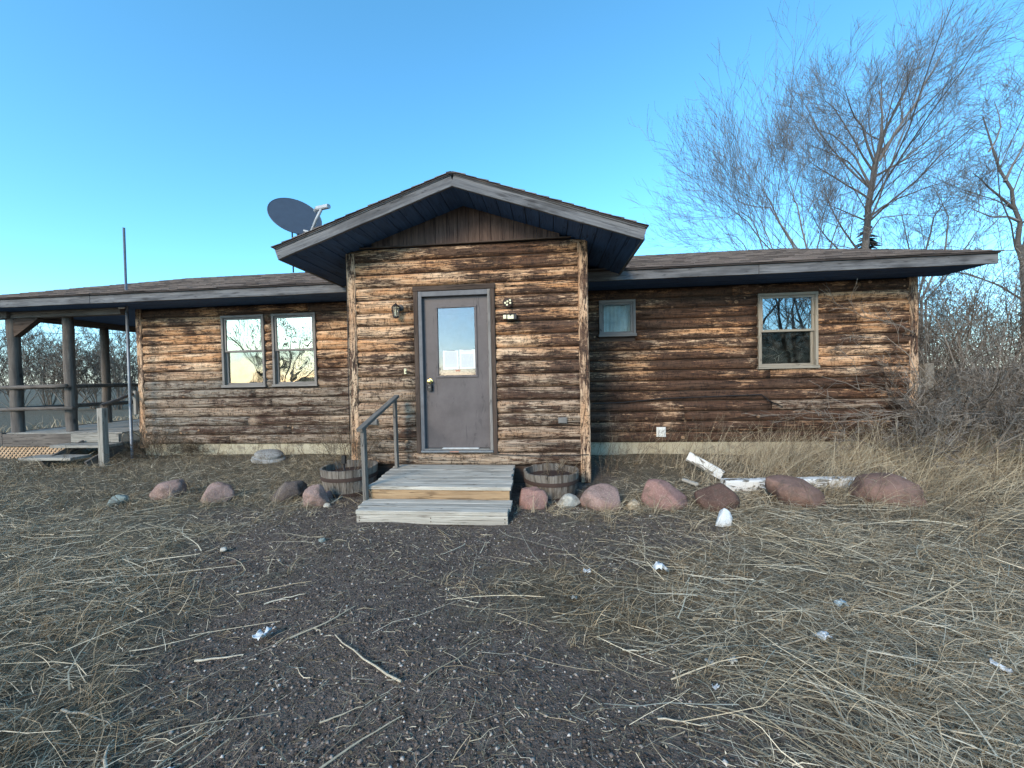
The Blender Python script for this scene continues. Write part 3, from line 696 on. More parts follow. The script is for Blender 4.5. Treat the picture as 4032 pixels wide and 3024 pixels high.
# porch steps with newel and sloping hand rail
ps = mesh('porch_steps', [], [], M_GREYW, house, origin=(-8.4, 5.9, 0))
nw = Vector((-8.0, 5.86, 0)); 
nb = onY(203, 885, 5.72); 
board('newel_post', (nb.x + .075, 5.78, -.05), (nb.x + .075, 5.78, nb.z + .02), .09, .10, M_GREYW, ps, up=(0, 1, 0))
for k, (yy, zz) in enumerate(((6.06, .335), (5.78, .175))):
    board('tread', (-8.78 - .2 * k, yy, zz), (-7.72 if k == 0 else -7.98, yy, zz), .045, .30, M_GREYW, ps)
board('stringer', (-8.55, 6.26, .33), (-8.6, 5.7, .07), .16, .04, M_LOG, ps); board('stringer', (-7.76, 6.26, .30), (-7.76, 5.7, .05), .16, .04, M_LOG, ps)
r0 = Vector((-8.86, 6.26, z1 + .01)); log('hand_rail', (nb.x + .02, 5.80, nb.z + .05), (XL - .06, 6.56, onY(297, 851, 6.56).z), .03, .028, ps)
box('rail_cleat', XL - .055, XL + .0, 6.56, 6.61, onY(297, 895, 6.56).z, onY(297, 850, 6.56).z + .05, M_GREYW, ps)
# lattice skirt below the porch
lat = mesh('lattice_skirt', [], [], M_RISER, house, origin=(PX, 6.29, 0))
M_LAT = m_wood('tan_lattice_strip', (.40, .26, .15), (.58, .42, .28), (.2, .12, .07), .3, knots=False)
for k in range(28):
    xx = -10.9 + k * .085
    for sg, yy in ((1, 6.296), (-1, 6.304)):
        a = Vector((xx, yy, .0)); b = Vector((xx + sg * .275, yy, .275))
        if sg < 0: a.x += .275; b.x = a.x - .275
        if max(a.x, b.x) > -8.75: continue
        board('lattice_strip', a, b, .030, .006, M_LAT, lat, ch=.001)

# ------------------------------------------------------------------ front steps
steps = thing('front_steps', (-1.2, 4.3, 0), 'bleached wooden entry steps with one left hand rail below the front door', 'steps')
zs, zs2, ydk, ydk2 = .25, .116, 3.951, 3.579
def ilerp(a, b, t): return a + (b - a) * t
fl = onY(797, 1053, ydk).x; fr = onY(1103, 1053, ydk).x; ny = 7; dep = D - .02 - ydk
for k in range(ny):
    t0 = (k + .5) / ny; yy = ydk + dep * t0; xl = ilerp(fl, -2.08, t0); xr = ilerp(fr, -.487, t0)
    board('deck_board', (xl + random.uniform(-.012, .012), yy, zs - .019), (xr + random.uniform(-.012, .014), yy, zs - .019 + random.uniform(-.003, .002)), .038, dep / ny - .007, M_DECK, steps, wob=.0015, seg=4)
board('rim_board', (fl + .012, ydk + .03, zs - .107), (fr - .015, ydk + .03, zs - .107), .132, .038, M_RISER, steps)
for xx in (fl + .02, fr - .03, (fl + fr) / 2): board('joist', (xx, ydk + .055, zs - .115), (xx - .05, D - .03, zs - .115), .13, .038, M_LOG, steps)
l0 = onY(769, 1104, ydk2).x; l1 = onY(1097, 1107, ydk2).x; l0b, l1b = onY(797, 1077, ydk).x - .03, onY(1103, 1077, ydk).x + .02
for k in range(3):
    t0 = (k + .5) / 3; wd = (ydk - ydk2) / 3; yy = ydk2 + wd * 3 * t0
    board('tread_board', (ilerp(l0, l0b, t0) + random.uniform(-.008, .008), yy, zs2 - .019), (ilerp(l1, l1b, t0) + random.uniform(-.008, .008), yy, zs2 - .019), .038, wd - .006, M_DECK, steps, wob=.0012, seg=4)
board('riser_board', (l0 + .002, ydk2 + .022, zs2 - .084), (l1 - .003, ydk2 + .022, zs2 - .084), .088, .038, M_DECK, steps)
for xx in (l0 + .14, l1 - .16): box('support_block', xx - .07, xx + .07, ydk2 + .05, ydk2 + .25, -.06, zs2 - .045, M_RISER, steps)
for xx in (l0 + .03, l1 - .05): board('stringer', (xx, ydk2 + .045, zs2 - .08), (xx + .02, ydk, zs2 - .08), .08, .038, M_LOG, steps)
pf = onY(796, 1000, ydk + .02); px_ = pf.x - .012
ztop_f = onY(797, 925, ydk + .02).z; ztop_b = onY(857, 862, 4.80).z; xb = onY(856, 930, 4.80).x
board('rail_post', (px_, ydk - .03, .02), (px_ - .012, ydk - .03, ztop_f), .065, .04, M_RAIL, steps, up=(0, 1, 0))
board('rail_post', (xb, 4.80, .02), (xb - .01, 4.80, ztop_b), .065, .036, M_RAIL, steps, up=(0, 1, 0))
board('hand_rail', (px_ - .02, ydk - .10, ztop_f - .005), (xb, 4.85, ztop_b + .035), .038, .065, M_RAIL, steps)
for (xx, zz) in ((l0 + .03, zs2 - .065), (l0 + .03, zs2 - .10), ((l0 + l1) / 2, zs2 - .065), ((l0 + l1) / 2, zs2 - .10), (l1 - .03, zs2 - .065), (l1 - .03, zs2 - .10)):
    lathe('screw_head', [(.006, 0), (.005, .003)], M_IRON, steps, Matrix.Translation((xx, ydk2 + .003, zz)) @ Matrix.Rotation(R(90), 4, 'X'), 8)

# ------------------------------------------------------------------ half barrel planters
def m_soil(): return m_plain('planter_soil', (.05, .038, .03), .95, .1, 0, .4, 40)
M_SOIL = m_soil()
def barrel(loc, label, r=.335, h=.36, tilt=0):
    t = thing('barrel_planter', loc, label, 'planter', 'half barrel planters beside the steps')
    n = 26; base = Vector(loc)
    for k in range(n):
        a0 = 2 * math.pi * (k + .03) / n; a1 = 2 * math.pi * (k + .97) / n; V = []; hz = h + random.uniform(-.008, .006)
        for i, f in enumerate((0, .33, .66, 1)):
            rr = r * (.84 + .16 * math.sin(f * 1.35) / math.sin(1.35)); z = hz * f
            for (a, q) in ((a0, rr), (a1, rr), (a1, rr - .024), (a0, rr - .024)): V.append((q * math.cos(a), q * math.sin(a), z))
        Fc = []
        for i in range(3):
            for j in range(4): Fc.append((4 * i + j, 4 * i + (j + 1) % 4, 4 * i + 4 + (j + 1) % 4, 4 * i + 4 + j))
        Fc += [(3, 2, 1, 0), (12, 13, 14, 15)]
        # local X along the stave so the grain runs up
        am = (a0 + a1) / 2; me = bpy.data.meshes.new('stave'); Rm = Matrix.Rotation(R(90), 4, 'Y'); Ri = Rm.inverted()
        me.from_pydata([tuple(Ri @ Vector(v)) for v in V], [], Fc); me.update(); me.materials.append(M_STAVE)
        reg(bpy.data.objects.new('stave', me), t, Matrix.Translation(base) @ Rm)
    for f, hw in ((.68, .022), (.13, .02)):
        rr = r * (.84 + .16 * math.sin(f * 1.35) / math.sin(1.35)) + .002
        lathe('hoop', [(rr, -hw), (rr + .003, -hw), (rr + .005, hw), (rr + .002, hw)], M_IRON, t, Matrix.Translation(base + Vector((0, 0, h * f))), 48)
    lathe('soil', [(r * .9, h - .12), (r * .5, h - .09), (.05, h - .085)], M_SOIL, t, Matrix.Translation(base), 24)
    return t
pl = onY(757, 1000, 4.62); pr = onY(1190, 1000, 4.60)
BARL = (pl.x + .0, 4.60, gzf(pl.x, 4.6) - .02); BARR = (pr.x, 4.60, gzf(pr.x, 4.6) - .03)
barrel(BARL, 'half barrel planter left of the steps with dry twigs behind the hand rail', .34, .345)
barrel(BARR, 'half barrel planter right of the steps below the corner post', .33, .325)

# ------------------------------------------------------------------ rocks
def ico(sub):
    import bmesh
    bm = bmesh.new(); bmesh.ops.create_icosphere(bm, subdivisions=sub, radius=1); V = np.array([v.co[:] for v in bm.verts]); Fc = np.array([[v.index for v in f.verts] for f in bm.faces]); bm.free(); return V, Fc
ICO3 = ico(4); OCT = (np.array([(1, 0, 0), (-1, 0, 0), (0, 1, 0), (0, -1, 0), (0, 0, 1), (0, 0, -1)], float), np.array([(0, 2, 4), (2, 1, 4), (1, 3, 4), (3, 0, 4), (2, 0, 5), (1, 2, 5), (3, 1, 5), (0, 3, 5)]))
def rock(u, vb, wpx, hpx, mat, label, dep=.8, rough=.10, facet=0, seed=1, rot=0, skew=0, peak=0, name='boulder', z=0., y=None, group='rocks lining the bed in front of the cabin'):
    """base centre at pixel (u, vb) on the ground, width and height in pixels there"""
    b = onZ(u, vb, z) if y is None else onY(u, vb, y)
    d = (b - CAM).dot(F_); wdt = wpx * d / 830; hgt = hpx * .88 * d / 830; rough = rough * 1.7; facet = facet + 3; g = np.random.default_rng(seed)
    V, Fc = ICO3; V = V.copy()
    for s_, am in ((1.3, rough * 1.3), (2.6, rough * .7), (6, rough * .3), (13, rough * .16), (26, rough * .09)):
        off = g.uniform(0, 60, 3); q = V * s_
        n = vnoise(q[:, 0] + off[0], q[:, 1] + off[1] + q[:, 2] * .7, 1, seed) + vnoise(q[:, 2] + off[2], q[:, 0] - q[:, 1] + off[0], 1, seed + 3) - 1
        V = V * (1 + am * n[:, None])
    if facet:
        for k in range(facet):
            nn = g.normal(size=3); nn[2] = abs(nn[2]) * .8; nn /= np.linalg.norm(nn); cut = g.uniform(.62, .86); dd = V @ nn
            V = V - np.maximum(0, dd - cut)[:, None] * nn * .92
    lo, hi = V.min(0), V.max(0); V = (V - (lo + hi) / 2) / ((hi - lo) / 2)
    V = V * np.array([wdt / 2, wdt / 2 * dep, hgt * .72]); 
    V[:, 2] += skew * V[:, 0]
    if peak: f_ = np.clip((V[:, 2] / (hgt * .72) + 1) / 2, 0, 1); V[:, :2] *= (1.12 - peak * f_ ** 1.3)[:, None]
    c, s = math.cos(rot), math.sin(rot); V[:, :2] = V[:, :2] @ np.array([[c, s], [-s, c]])
    zc = hgt - V[:, 2].max(); cy = b.y + wdt / 2 * dep * .55
    me = fastmesh(name, V, Fc, None, True)
    o = add_fast(name, me, mat, None, Matrix.Translation((b.x, cy, gzf(b.x, cy) * .6 + zc + b.z - z * 0)))
    return tag(o, label, 'rock', group)
MR_PINK = m_rock('pink_granite', (.22, .145, .125), (.36, .25, .215), (.47, .36, .31)); MR_RED = m_rock('red_granite', (.22, .125, .108), (.35, .21, .18), (.42, .28, .235))
MR_BRN = m_rock('dark_brown_stone', (.060, .038, .032), (.13, .078, .062), (.2, .13, .1)); MR_DRK = m_rock('dark_grey_stone', (.075, .06, .055), (.15, .12, .105), (.2, .17, .15))
MR_TAN = m_rock('tan_stone', (.42, .33, .22), (.56, .46, .33), (.62, .55, .44)); MR_PALE = m_rock('pale_stone', (.42, .40, .34), (.58, .55, .47), (.3, .27, .22))
MR_WHT = m_rock('white_stone', (.60, .63, .64), (.74, .77, .78), (.5, .52, .52), 1, .6); MR_GRN = m_rock('green_grey_stone', (.16, .20, .19), (.25, .30, .28), (.3, .34, .32)); MR_RBR = m_rock('rust_brown_stone', (.13, .08, .064), (.27, .17, .137), (.3, .18, .13))
rock(247, 1090, 48, 24, MR_GRN, 'small flat green-grey stone farthest left of the rock row', seed=2, rough=.15, skew=.25)
rock(352, 1078, 62, 42, MR_PINK, 'rounded pink boulder, leftmost of the boulders left of the steps', seed=3)
rock(455, 1082, 72, 46, MR_DRK if False else MR_PINK, 'dusty pink-brown boulder second from the left in the rock row', seed=4, skew=.1)
rock(612, 1078, 76, 42, MR_DRK, 'dark brown-grey low boulder left of the steps', seed=5, skew=.2, rough=.14)
rock(680, 1094, 56, 50, MR_PINK, 'pink egg-shaped boulder with a dark groove next to the left barrel', seed=6, facet=2)
rock(1152, 1098, 66, 48, MR_RED, 'reddish pink boulder right beside the steps', seed=7, facet=2)
rock(1230, 1094, 52, 26, MR_PALE, 'pale cream flat stone between two pink boulders', seed=8, facet=6, skew=.15)
rock(1300, 1095, 92, 52, MR_PINK, 'large round pink granite boulder below the right corner post', seed=9, rough=.07)
rock(1370, 1096, 30, 20, MR_TAN, 'small tan stone between the round pink and red wedge boulders', seed=10)
rock(1440, 1095, 102, 64, MR_RED, 'red wedge-shaped boulder with a sharp top on the left', seed=11, facet=4, skew=-.32)
rock(1558, 1102, 92, 60, MR_BRN, 'dark brown boulder behind the white stone', seed=12, facet=2, skew=-.1)
rock(1737, 1088, 118, 58, MR_RBR, 'rust red boulder leaning against the long white timber', seed=13, facet=3, skew=-.25)
rock(1938, 1088, 138, 68, MR_BRN if False else MR_RBR, 'large dark reddish brown boulder at the right end of the row', seed=14, facet=2, rough=.08)
rock(1567, 1134, 38, 42, MR_WHT, 'small upright white pointed stone in front of the brown boulder', seed=15, facet=3, peak=.5, rough=.14)
rock(708, 1078, 20, 20, MR_RED, 'small reddish stone chip beside the left barrel', seed=16, facet=5, name='small_stone', group='small stones by the left barrel')
rock(727, 1072, 18, 18, MR_PALE, 'small pale stone chip touching the left barrel', seed=17, facet=5, name='small_stone', group='small stones by the left barrel')
rock(705, 1096, 14, 8, MR_PALE, 'tiny flat pale stone below the pink egg-shaped boulder', seed=18, facet=5, name='small_stone', group='small stones by the left barrel')
rock(480, 1185, 16, 8, MR_PALE, 'tiny pale stone in the straw far left', seed=19, facet=4, name='small_stone', group='stones in the straw')
rock(505, 1148 + 62, 18, 9, MR_DRK, 'tiny dark stone in the straw left of the path', seed=20, facet=4, name='small_stone', group='stones in the straw')
rock(694, 1172, 16, 9, MR_GRN, 'tiny green-grey stone on the bare earth left of the path', seed=21, facet=4, name='small_stone', group='stones in the straw')
# two-tier stone bowl upside down by the left wall
sb = onZ(563, 1000, .03); bt = thing('stone_basin', (sb.x, sb.y + .15, .02), 'grey two-tier round concrete basin lying upside down in grass by left wall', 'basin')
d_ = (sb - CAM).dot(F_) ; rr = 38 * d_ / 830
MR_CON = m_rock('weathered_concrete', (.20, .20, .19), (.42, .42, .40), (.5, .5, .48), 1, .6)
Mb = Matrix.Translation((sb.x, sb.y + .2, .03)) @ Matrix.Rotation(R(6), 4, 'Y') @ Matrix.Rotation(R(8), 4, 'X') @ Matrix.Scale(.72, 4, (0, 1, 0))
lathe('rim', [(rr * .8, -.05), (rr * .97, -.02), (rr, .02), (rr * .96, .055), (rr * .84, .075), (rr * .7, .08)], MR_CON, bt, Mb, 30)
lathe('bowl', [(rr * .70, .075), (rr * .80, .09), (rr * .81, .12), (rr * .72, .15), (rr * .45, .165), (.02, .168)], MR_CON, bt, Mb, 30)

# ------------------------------------------------------------------ old timbers on the right
a = onZ(1572, 1052, 0.03); b = onZ(1985, 1052, .03)
tb = board('fallen_timber', (a.x, a.y + .12, .015), (b.x, b.y + .22, .02), .15, .13, M_PEEL, None, seg=14, wob=.004, ch=.015); tag(tb, 'long white peeling painted timber lying behind the right boulders', 'timber')
a = onY(1486, 985, 5.5); b = onZ(1552, 1022, .05)
tb = board('painted_plank', a, (b.x, 5.25, .05), .13, .03, M_PEEL, None, up=(.5, -.4, .7), seg=4, wob=.003); tag(tb, 'short white flaking plank tilted against the right wing foundation', 'plank')
a = onZ(1476, 1036, .04); b = onZ(1505, 1046, .04)
tb = board('wood_offcut', a, b, .03, .05, M_DECK, None); tag(tb, 'small pale wood offcut behind the red wedge boulder', 'wood scrap')
fp = onY(2000, 960, 7.3)
tb = board('fence_post', (fp.x, 7.3, -.1), (fp.x + .02, 7.3, onY(2002, 785, 7.3).z), .14, .14, M_GREYW, None, up=(0, 1, 0), seg=5, wob=.004, ch=.02); tag(tb, 'weathered square post standing in brush at the right house corner', 'post')

# ------------------------------------------------------------------ metal pole with a clamp
p0 = onZ(286, 993, .02); ptop = onY(267.5, 492, p0.y)
pole = thing('metal_pole', (p0.x, p0.y, 0), 'tall thin galvanised pole leaning before the porch corner', 'pole')
mid = p0.lerp(ptop, .64)
tube('pole_tube', [tuple(p0 - Vector((0, 0, .1))), tuple(p0.lerp(ptop, .3)), tuple(mid)], .024, M_STEEL, pole, 10); tube('pole_tube', [tuple(mid - (ptop - p0) * .02), tuple(ptop)], .019, M_STEEL, pole, 10)
cz = onY(262, 665, p0.y); tube('clamp', [(cz.x - .05, cz.y, cz.z), (cz.x + .07, cz.y, cz.z)], .014, M_WHITEP, pole, 8)

# ------------------------------------------------------------------ fittings on the entry wall
lt = onY(857, 672, D - .06); lan = thing('wall_lantern', (lt.x, D - .02, lt.z - .09), 'black wall lantern with clear glass left of the door', 'lantern')
lathe('back_plate', [(.045, 0), (.045, .012), (.02, .02)], M_BLACK, lan, Matrix.Translation((lt.x + .03, D - .003, lt.z + .05)) @ Matrix.Rotation(R(90), 4, 'X'), 16)
tube('bracket', [(lt.x + .03, D - .02, lt.z + .05), (lt.x + .015, D - .07, lt.z + .075), (lt.x, D - .09, lt.z + .06)], .008, M_BLACK, lan, 6)
Ml = Matrix.Translation((lt.x, D - .09, lt.z))
lathe('cap', [(.062, .045), (.055, .055), (.02, .085), (.008, .10)], M_BLACK, lan, Ml, 6, False); lathe('base', [(.02, -.10), (.04, -.09), (.042, -.075)], M_BLACK, lan, Ml, 6, False)
for k in range(6):
    a = 2 * math.pi * k / 6; tube('glazing_bar', [(lt.x + .04 * math.cos(a), D - .09 + .04 * math.sin(a), lt.z - .076), (lt.x + .056 * math.cos(a), D - .09 + .056 * math.sin(a), lt.z + .046)], .004, M_BLACK, lan, 5)
lathe('glass', [(.037, -.074), (.052, .044)], m_glass('lantern_glass', .25, (1, .98, .9), 0, 1, .05, .5), lan, Ml, 6, False)
lathe('bulb', [(.006, -.07), (.014, -.05), (.018, -.02), (.012, .01), (.004, .02)], m_plain('cream_bulb', (.8, .74, .5), .3), lan, Ml, 12)
rp = onY(1096, 653, D - .03)
dk = thing('round_cover_plate', (rp.x, D - .005, rp.z), 'round dark cover plate with pale patches above the floodlight', 'cover plate')
Mr = Matrix.Translation((rp.x, D - .002, rp.z)) @ Matrix.Rotation(R(90), 4, 'X')
lathe('disc', [(.066, 0), (.066, .012), (.055, .02), (.02, .022)], M_IRON, dk, Mr, 20)
M_CREAM = m_plain('cream_lens', (.80, .76, .50), .35)
for (ax_, az_) in ((-.03, -.005), (.0, .012), (.034, .028), (.036, -.008), (-.006, -.03)):
    lathe('pale_patch', [(.016, 0), (.013, .005)], M_CREAM, dk, Matrix.Translation((rp.x + ax_, D - .0245, rp.z + az_)) @ Matrix.Rotation(R(90), 4, 'X'), 5, False)  # cream pieces stand in for yellow light caught on the disc
fp_ = onY(1101, 684, D - .08)
fl_ = thing('floodlight', (fp_.x, D - .03, fp_.z), 'small black twin floodlight with cream lenses right of the door', 'floodlight')
box('housing', fp_.x - .035, fp_.x + .085, D - .085, D - .004, fp_.z - .04, fp_.z + .04, M_BLACK, fl_, .01); box('lamp_head', fp_.x - .085, fp_.x - .037, D - .09, D - .03, fp_.z - .03, fp_.z + .028, M_BLACK, fl_, .008)
box('lens', fp_.x - .028, fp_.x + .05, D - .089, D - .0855, fp_.z - .03, fp_.z + .022, M_CREAM, fl_, .001); box('lens', fp_.x - .082, fp_.x - .042, D - .094, D - .0905, fp_.z - .026, fp_.z + .022, M_CREAM, fl_, .001)
lathe('sensor', [(.012, 0), (.012, .004), (.004, .009)], M_BLACK, fl_, Matrix.Translation((fp_.x + .012, D - .0895, fp_.z + .022)) @ Matrix.Rotation(R(90), 4, 'X'), 12)
hp = onY(876, 802, D - .02); hsp = thing('door_hasp', (hp.x, D - .01, hp.z), 'pale brass plate and dark hook left of the door frame', 'hasp')
box('plate', hp.x - .018, hp.x + .012, D - .026, D - .018, hp.z - .035, hp.z + .035, M_CREAM, hsp, .002); tube('hook', [(hp.x, D - .03, hp.z - .012), (hp.x + .03, D - .045, hp.z - .002), (hp.x + .06, D - .03, hp.z - .008)], .007, M_IRON, hsp, 6)
tube('pin', [(hp.x - .003, D - .026, hp.z + .02), (hp.x - .003, D - .03, hp.z + .02)], .004, M_IRON, hsp, 6)
for (u, v, lab) in ((1215, 908, 'grey weathered outlet cover low on the wall right of the door'), (807, 912, 'grey weathered outlet cover low on the wall behind the hand rail')):
    q = onY(u, v, D - .02); t = thing('outlet_cover', (q.x, D - .01, q.z), lab, 'outlet', 'grey outlet covers on the entry wall')
    box('cover', q.x - .055, q.x + .055, D - .035, D - .004, q.z - .038, q.z + .038, M_GREYP, t, .006); box('lid', q.x - .045, q.x + .045, D - .041, D - .0355, q.z - .028, q.z + .028, M_GREYP, t, .003)
    for k in range(3): box('lid_rib', q.x - .02 + k * .02, q.x - .012 + k * .02, D - .044, D - .0415, q.z - .02, q.z + .02, M_GREYP, t, .001)
q = onY(1428, 933, W - .02); vt = thing('wall_vent', (q.x, W - .01, q.z), 'white plastic square vent cover low on the right wing', 'vent')
box('flange', q.x - .075, q.x + .075, W - .03, W - .002, q.z - .08, q.z + .08, M_WHITEP, vt, .006)
for k in range(3): box('louvre', q.x - .055, q.x + .055, W - .042, W - .031, q.z - .055 + k * .038, q.z - .024 + k * .038, M_WHITEP, vt, .004)
q = onY(1388, 930, W); 
# cables
def cable(name, pts, label, r=.006): tag(tube(name, pts, r, M_BLACK, None, 6), label, 'cable')
c0, c1, c2, c3, c4 = [onY(u, v, W - .035) for u, v in ((1280, 872), (1500, 858), (1645, 852), (1662, 866), (1690, 878))]
cs_ = [c0, c0.lerp(c1, .3) + Vector((0, 0, -.01)), c0.lerp(c1, .7) + Vector((0, 0, .012)), c1, c2, c3, c4]
cable('wall_cable', [tuple(c) for c in cs_], 'thin black cable running along right wing siding and hooking down', .008)
e0, e1, e2 = [onY(u, v, D - .03) for u, v in ((748, 600), (752, 800), (757, 985))]
cable('corner_cable', [tuple(e0), tuple(e0.lerp(e1, .5) + Vector((.006, 0, 0))), tuple(e1), tuple(e2)], 'thin dark cable down the left corner post of the entry', .006)
g0, g1_, g2_ = [onY(u, v, D - .035) for u, v in ((1060, 981), (1160, 985), (1272, 982))]
cable('base_cable', [tuple(g0), tuple(g1_), tuple(g2_)], 'thin black cable across the entry wall base right of the door', .005)
# lock box on the knob
kb = thing('key_lock_box', (kx, YS - .03, kz - .11), 'black key lock box hanging from the brass door knob', 'lock box')
box('body', kx - .032, kx + .03, YS - .05, YS - .006, kz - .125, kz - .045, M_BLACK, kb, .008)
tube('shackle', [(kx - .018, YS - .028, kz - .05), (kx - .018, YS - .03, kz - .005), (kx - .008, YS - .03, kz + .018), (kx + .008, YS - .03, kz + .018), (kx + .018, YS - .03, kz - .005), (kx + .018, YS - .028, kz - .05)], .004, M_STEEL, kb, 6)
box('dial_plate', kx - .016, kx + .014, YS - .053, YS - .0505, kz - .085, kz - .07, M_GREYP, kb, .001)
# notices taped inside the glass edge
def m_paper(seed, logo):
    t = NT('printed_notice'); v = t.coord(kind='Object', rand=False); sep = t.n('ShaderNodeSeparateXYZ'); t.l(v, sep.inputs[0]); X, Z = sep.outputs[0], sep.outputs[2]
    # local X = height of the sheet (0..0.28), local Z = width (-0.105..0.105)
    row = t.math('FRACT', t.math('MULTIPLY', X, 92)); line = t.math('MULTIPLY', t.map(row, .3, .38), t.map(row, .66, .74, 1, 0))
    cmb = t.n('ShaderNodeCombineXYZ'); t.l(t.math('FLOOR', t.math('MULTIPLY', X, 92)), cmb.inputs[0]); t.l(t.math('MULTIPLY', Z, 120), cmb.inputs[1]); cmb.inputs[2].default_value = seed
    wn = t.noise(cmb.outputs[0], 1.0, 2); word = t.map(wn, .38, .42)
    cm2 = t.n('ShaderNodeCombineXYZ'); t.l(t.math('FLOOR', t.math('MULTIPLY', X, 31)), cm2.inputs[0]); cm2.inputs[1].default_value = seed * 3.1
    blk = t.map(t.noise(cm2.outputs[0], 1.7, 0), .40, .44)
    marg = t.math('MULTIPLY', t.map(t.math('ABSOLUTE', Z), .082, .084, 1, 0), t.math('MULTIPLY', t.map(X, .02, .022), t.map(X, .235, .237, 1, 0)))
    ink = t.math('MULTIPLY', t.math('MULTIPLY', line, word), t.math('MULTIPLY', blk, marg))
    hd = t.math('MULTIPLY', t.math('MULTIPLY', t.map(X, .245, .247), t.map(X, .262, .264, 1, 0)), t.math('MULTIPLY', t.map(t.math('ABSOLUTE', Z), .055, .057, 1, 0), word))
    ink = t.math('MAXIMUM', ink, hd)
    c = t.mix(t.math('MULTIPLY', ink, .75), rgb(.72, .76, .76), rgb(.12, .13, .14)); t.bsdf(c, .8); return t.m
pz0 = onY(976, 798, YS - .005).z; pz1 = onY(976, 757, YS - .005).z
x0 = onY(957, 775, YS).x; x1 = onY(990.5, 775, YS).x; x2 = onY(992.5, 775, YS).x; x3 = onY(1027, 775, YS).x
for (a, b, zo, sd_, lab) in ((x0, x1, 0, 1.0, 'left of two white printed notices taped in the door window'), (x2, x3, .006, 5.0, 'right of two white printed notices taped in the door window')):
    o = board('notice_sheet', ((a + b) / 2, YS + .0015, pz0 + zo), ((a + b) / 2, YS + .0015, pz1 + zo), b - a, .0008, m_paper(sd_, 1), None, up=(1, 0, 0), ch=.0001); tag(o, lab, 'notice', 'notices in the door window')
q = onY(991, 799, YS); st_ = box('orange_sticker', q.x - .045, q.x + .02, YS + .0005, YS + .0012, pz0 - .028, pz0 - .004, m_plain('orange_sticker_print', (.42, .2, .13), .6), None, .0002); tag(st_, 'small orange sticker below the two door notices', 'sticker')
q = onY(983, 972, D); st_ = box('threshold_sticker', q.x - .06, q.x + .06, D - .0372, D - .0365, .417, .433, m_plain('red_sticker_print', (.35, .18, .13), .6), None, .0002); tag(st_, 'faded red label on the metal door threshold', 'sticker')

# ------------------------------------------------------------------ satellite dish on the entry roof
dc = onY(638, 466, 5.25); dish = thing('satellite_dish', (dc.x, 5.25, dc.z - .35), 'grey satellite dish with white feed arm on the left roof slope', 'satellite dish')
dn = Vector((.50, -.66, .36)).normalized()
zx = Vector((0, 0, 1)).cross(dn).normalized(); zy = dn.cross(zx)
Md = Matrix.Identity(4)
for i in range(3): Md[i][0] = zx[i]; Md[i][1] = zy[i]; Md[i][2] = dn[i]; Md[i][3] = dc[i]
Md = Md @ Matrix.Rotation(R(-28), 4, 'Z') @ Matrix.Scale(.88, 4, (0, 1, 0))
rd = .345; prof = [(rd * f, .11 * f * f - .11) for f in (1, .9, .75, .55, .35, .15, .02)]
prof2 = [(rd * f, .11 * f * f - .125) for f in (.02, .15, .35, .55, .75, .9, 1.0)]
lathe('reflector', [(rd + .008, -.004)] + prof[0:] + prof2 + [(rd + .008, -.012)], M_DISHF, dish, Md, 40)
lnb = onY(694, 448, 5.0); arm0 = onY(672, 503, 5.12)
foot = Vector((onY(655, 508, 5.3).x, 5.35, 0)); foot.z = rake_z(foot.x) + ZT + .02
bk = dc - dn * .14
tube('mast', [tuple(foot), tuple(foot + Vector((0, 0, .12))), tuple(bk)], .022, M_STEEL, dish, 10); tube('strut', [tuple(Vector((foot.x - .1, 5.2, rake_z(foot.x - .1) + ZT + .02))), tuple(bk + Vector((-.05, 0, -.08)))], .010, M_BLACK, dish, 8)
tube('feed_arm', [tuple(bk + Vector((.06, 0, -.10))), tuple(arm0), tuple(arm0.lerp(lnb, .55)), tuple(lnb + Vector((0, 0, -.03)))], [.018, .022, .024, .02], M_DISHA, dish, 6)
board('feed_head', lnb + Vector((-.09, .05, .01)), lnb + Vector((.12, -.02, .0)), .055, .06, M_DISHA, dish, ch=.012); tube('feed_horn', [tuple(lnb + Vector((-.09, .05, .0))), tuple(lnb + Vector((-.13, .07, -.015)))], [.035, .028], M_DISHA, dish, 10)

# ------------------------------------------------------------------ wind chime and far details
wc = onY(355, 690, 8.2); ch = thing('wind_chime', (wc.x, 8.2, wc.z - .25), 'small dark wind chime hanging under the porch roof', 'wind chime')
tube('cord', [(wc.x, 8.2, 2.83), (wc.x, 8.2, wc.z - .16)], .004, M_BLACK, ch, 4); lathe('bell', [(.012, .1), (.045, .06), (.045, -.03)], m_plain('blue_enamel', (.03, .06, .12), .4), ch, Matrix.Translation((wc.x, 8.2, wc.z)), 10); lathe('bell', [(.012, .05), (.035, .02), (.035, -.08)], m_plain('blue_enamel', (.03, .06, .12), .4), ch, Matrix.Translation((wc.x, 8.2, wc.z - .17)), 10)
q = onZ(159, 918, .05); wp = thing('capped_pipe', (q.x, q.y, 0), 'white capped pipe standing in the field beyond the porch', 'pipe')
k_ = (q - CAM).dot(F_) / 830
lathe('pipe', [(5 * k_, 0), (5 * k_, 20 * k_)], M_WHITEP, wp, Matrix.Translation((q.x, q.y, 0)), 12); lathe('cap', [(6.3 * k_, 18 * k_), (6.3 * k_, 24 * k_), (5 * k_, 26 * k_)], M_WHITEP, wp, Matrix.Translation((q.x, q.y, 0)), 12)
pw0, pw1 = onY(-120, 712, 26), onY(420, 718, 26)
pts = [tuple(pw0.lerp(pw1, f) + Vector((0, 0, -.5 * 4 * f * (1 - f) * .4))) for f in np.linspace(0, 1, 12)]
tag(tube('power_line', pts, .018, M_BLACK, None, 5), 'sagging power line seen under the porch roof', 'power line')

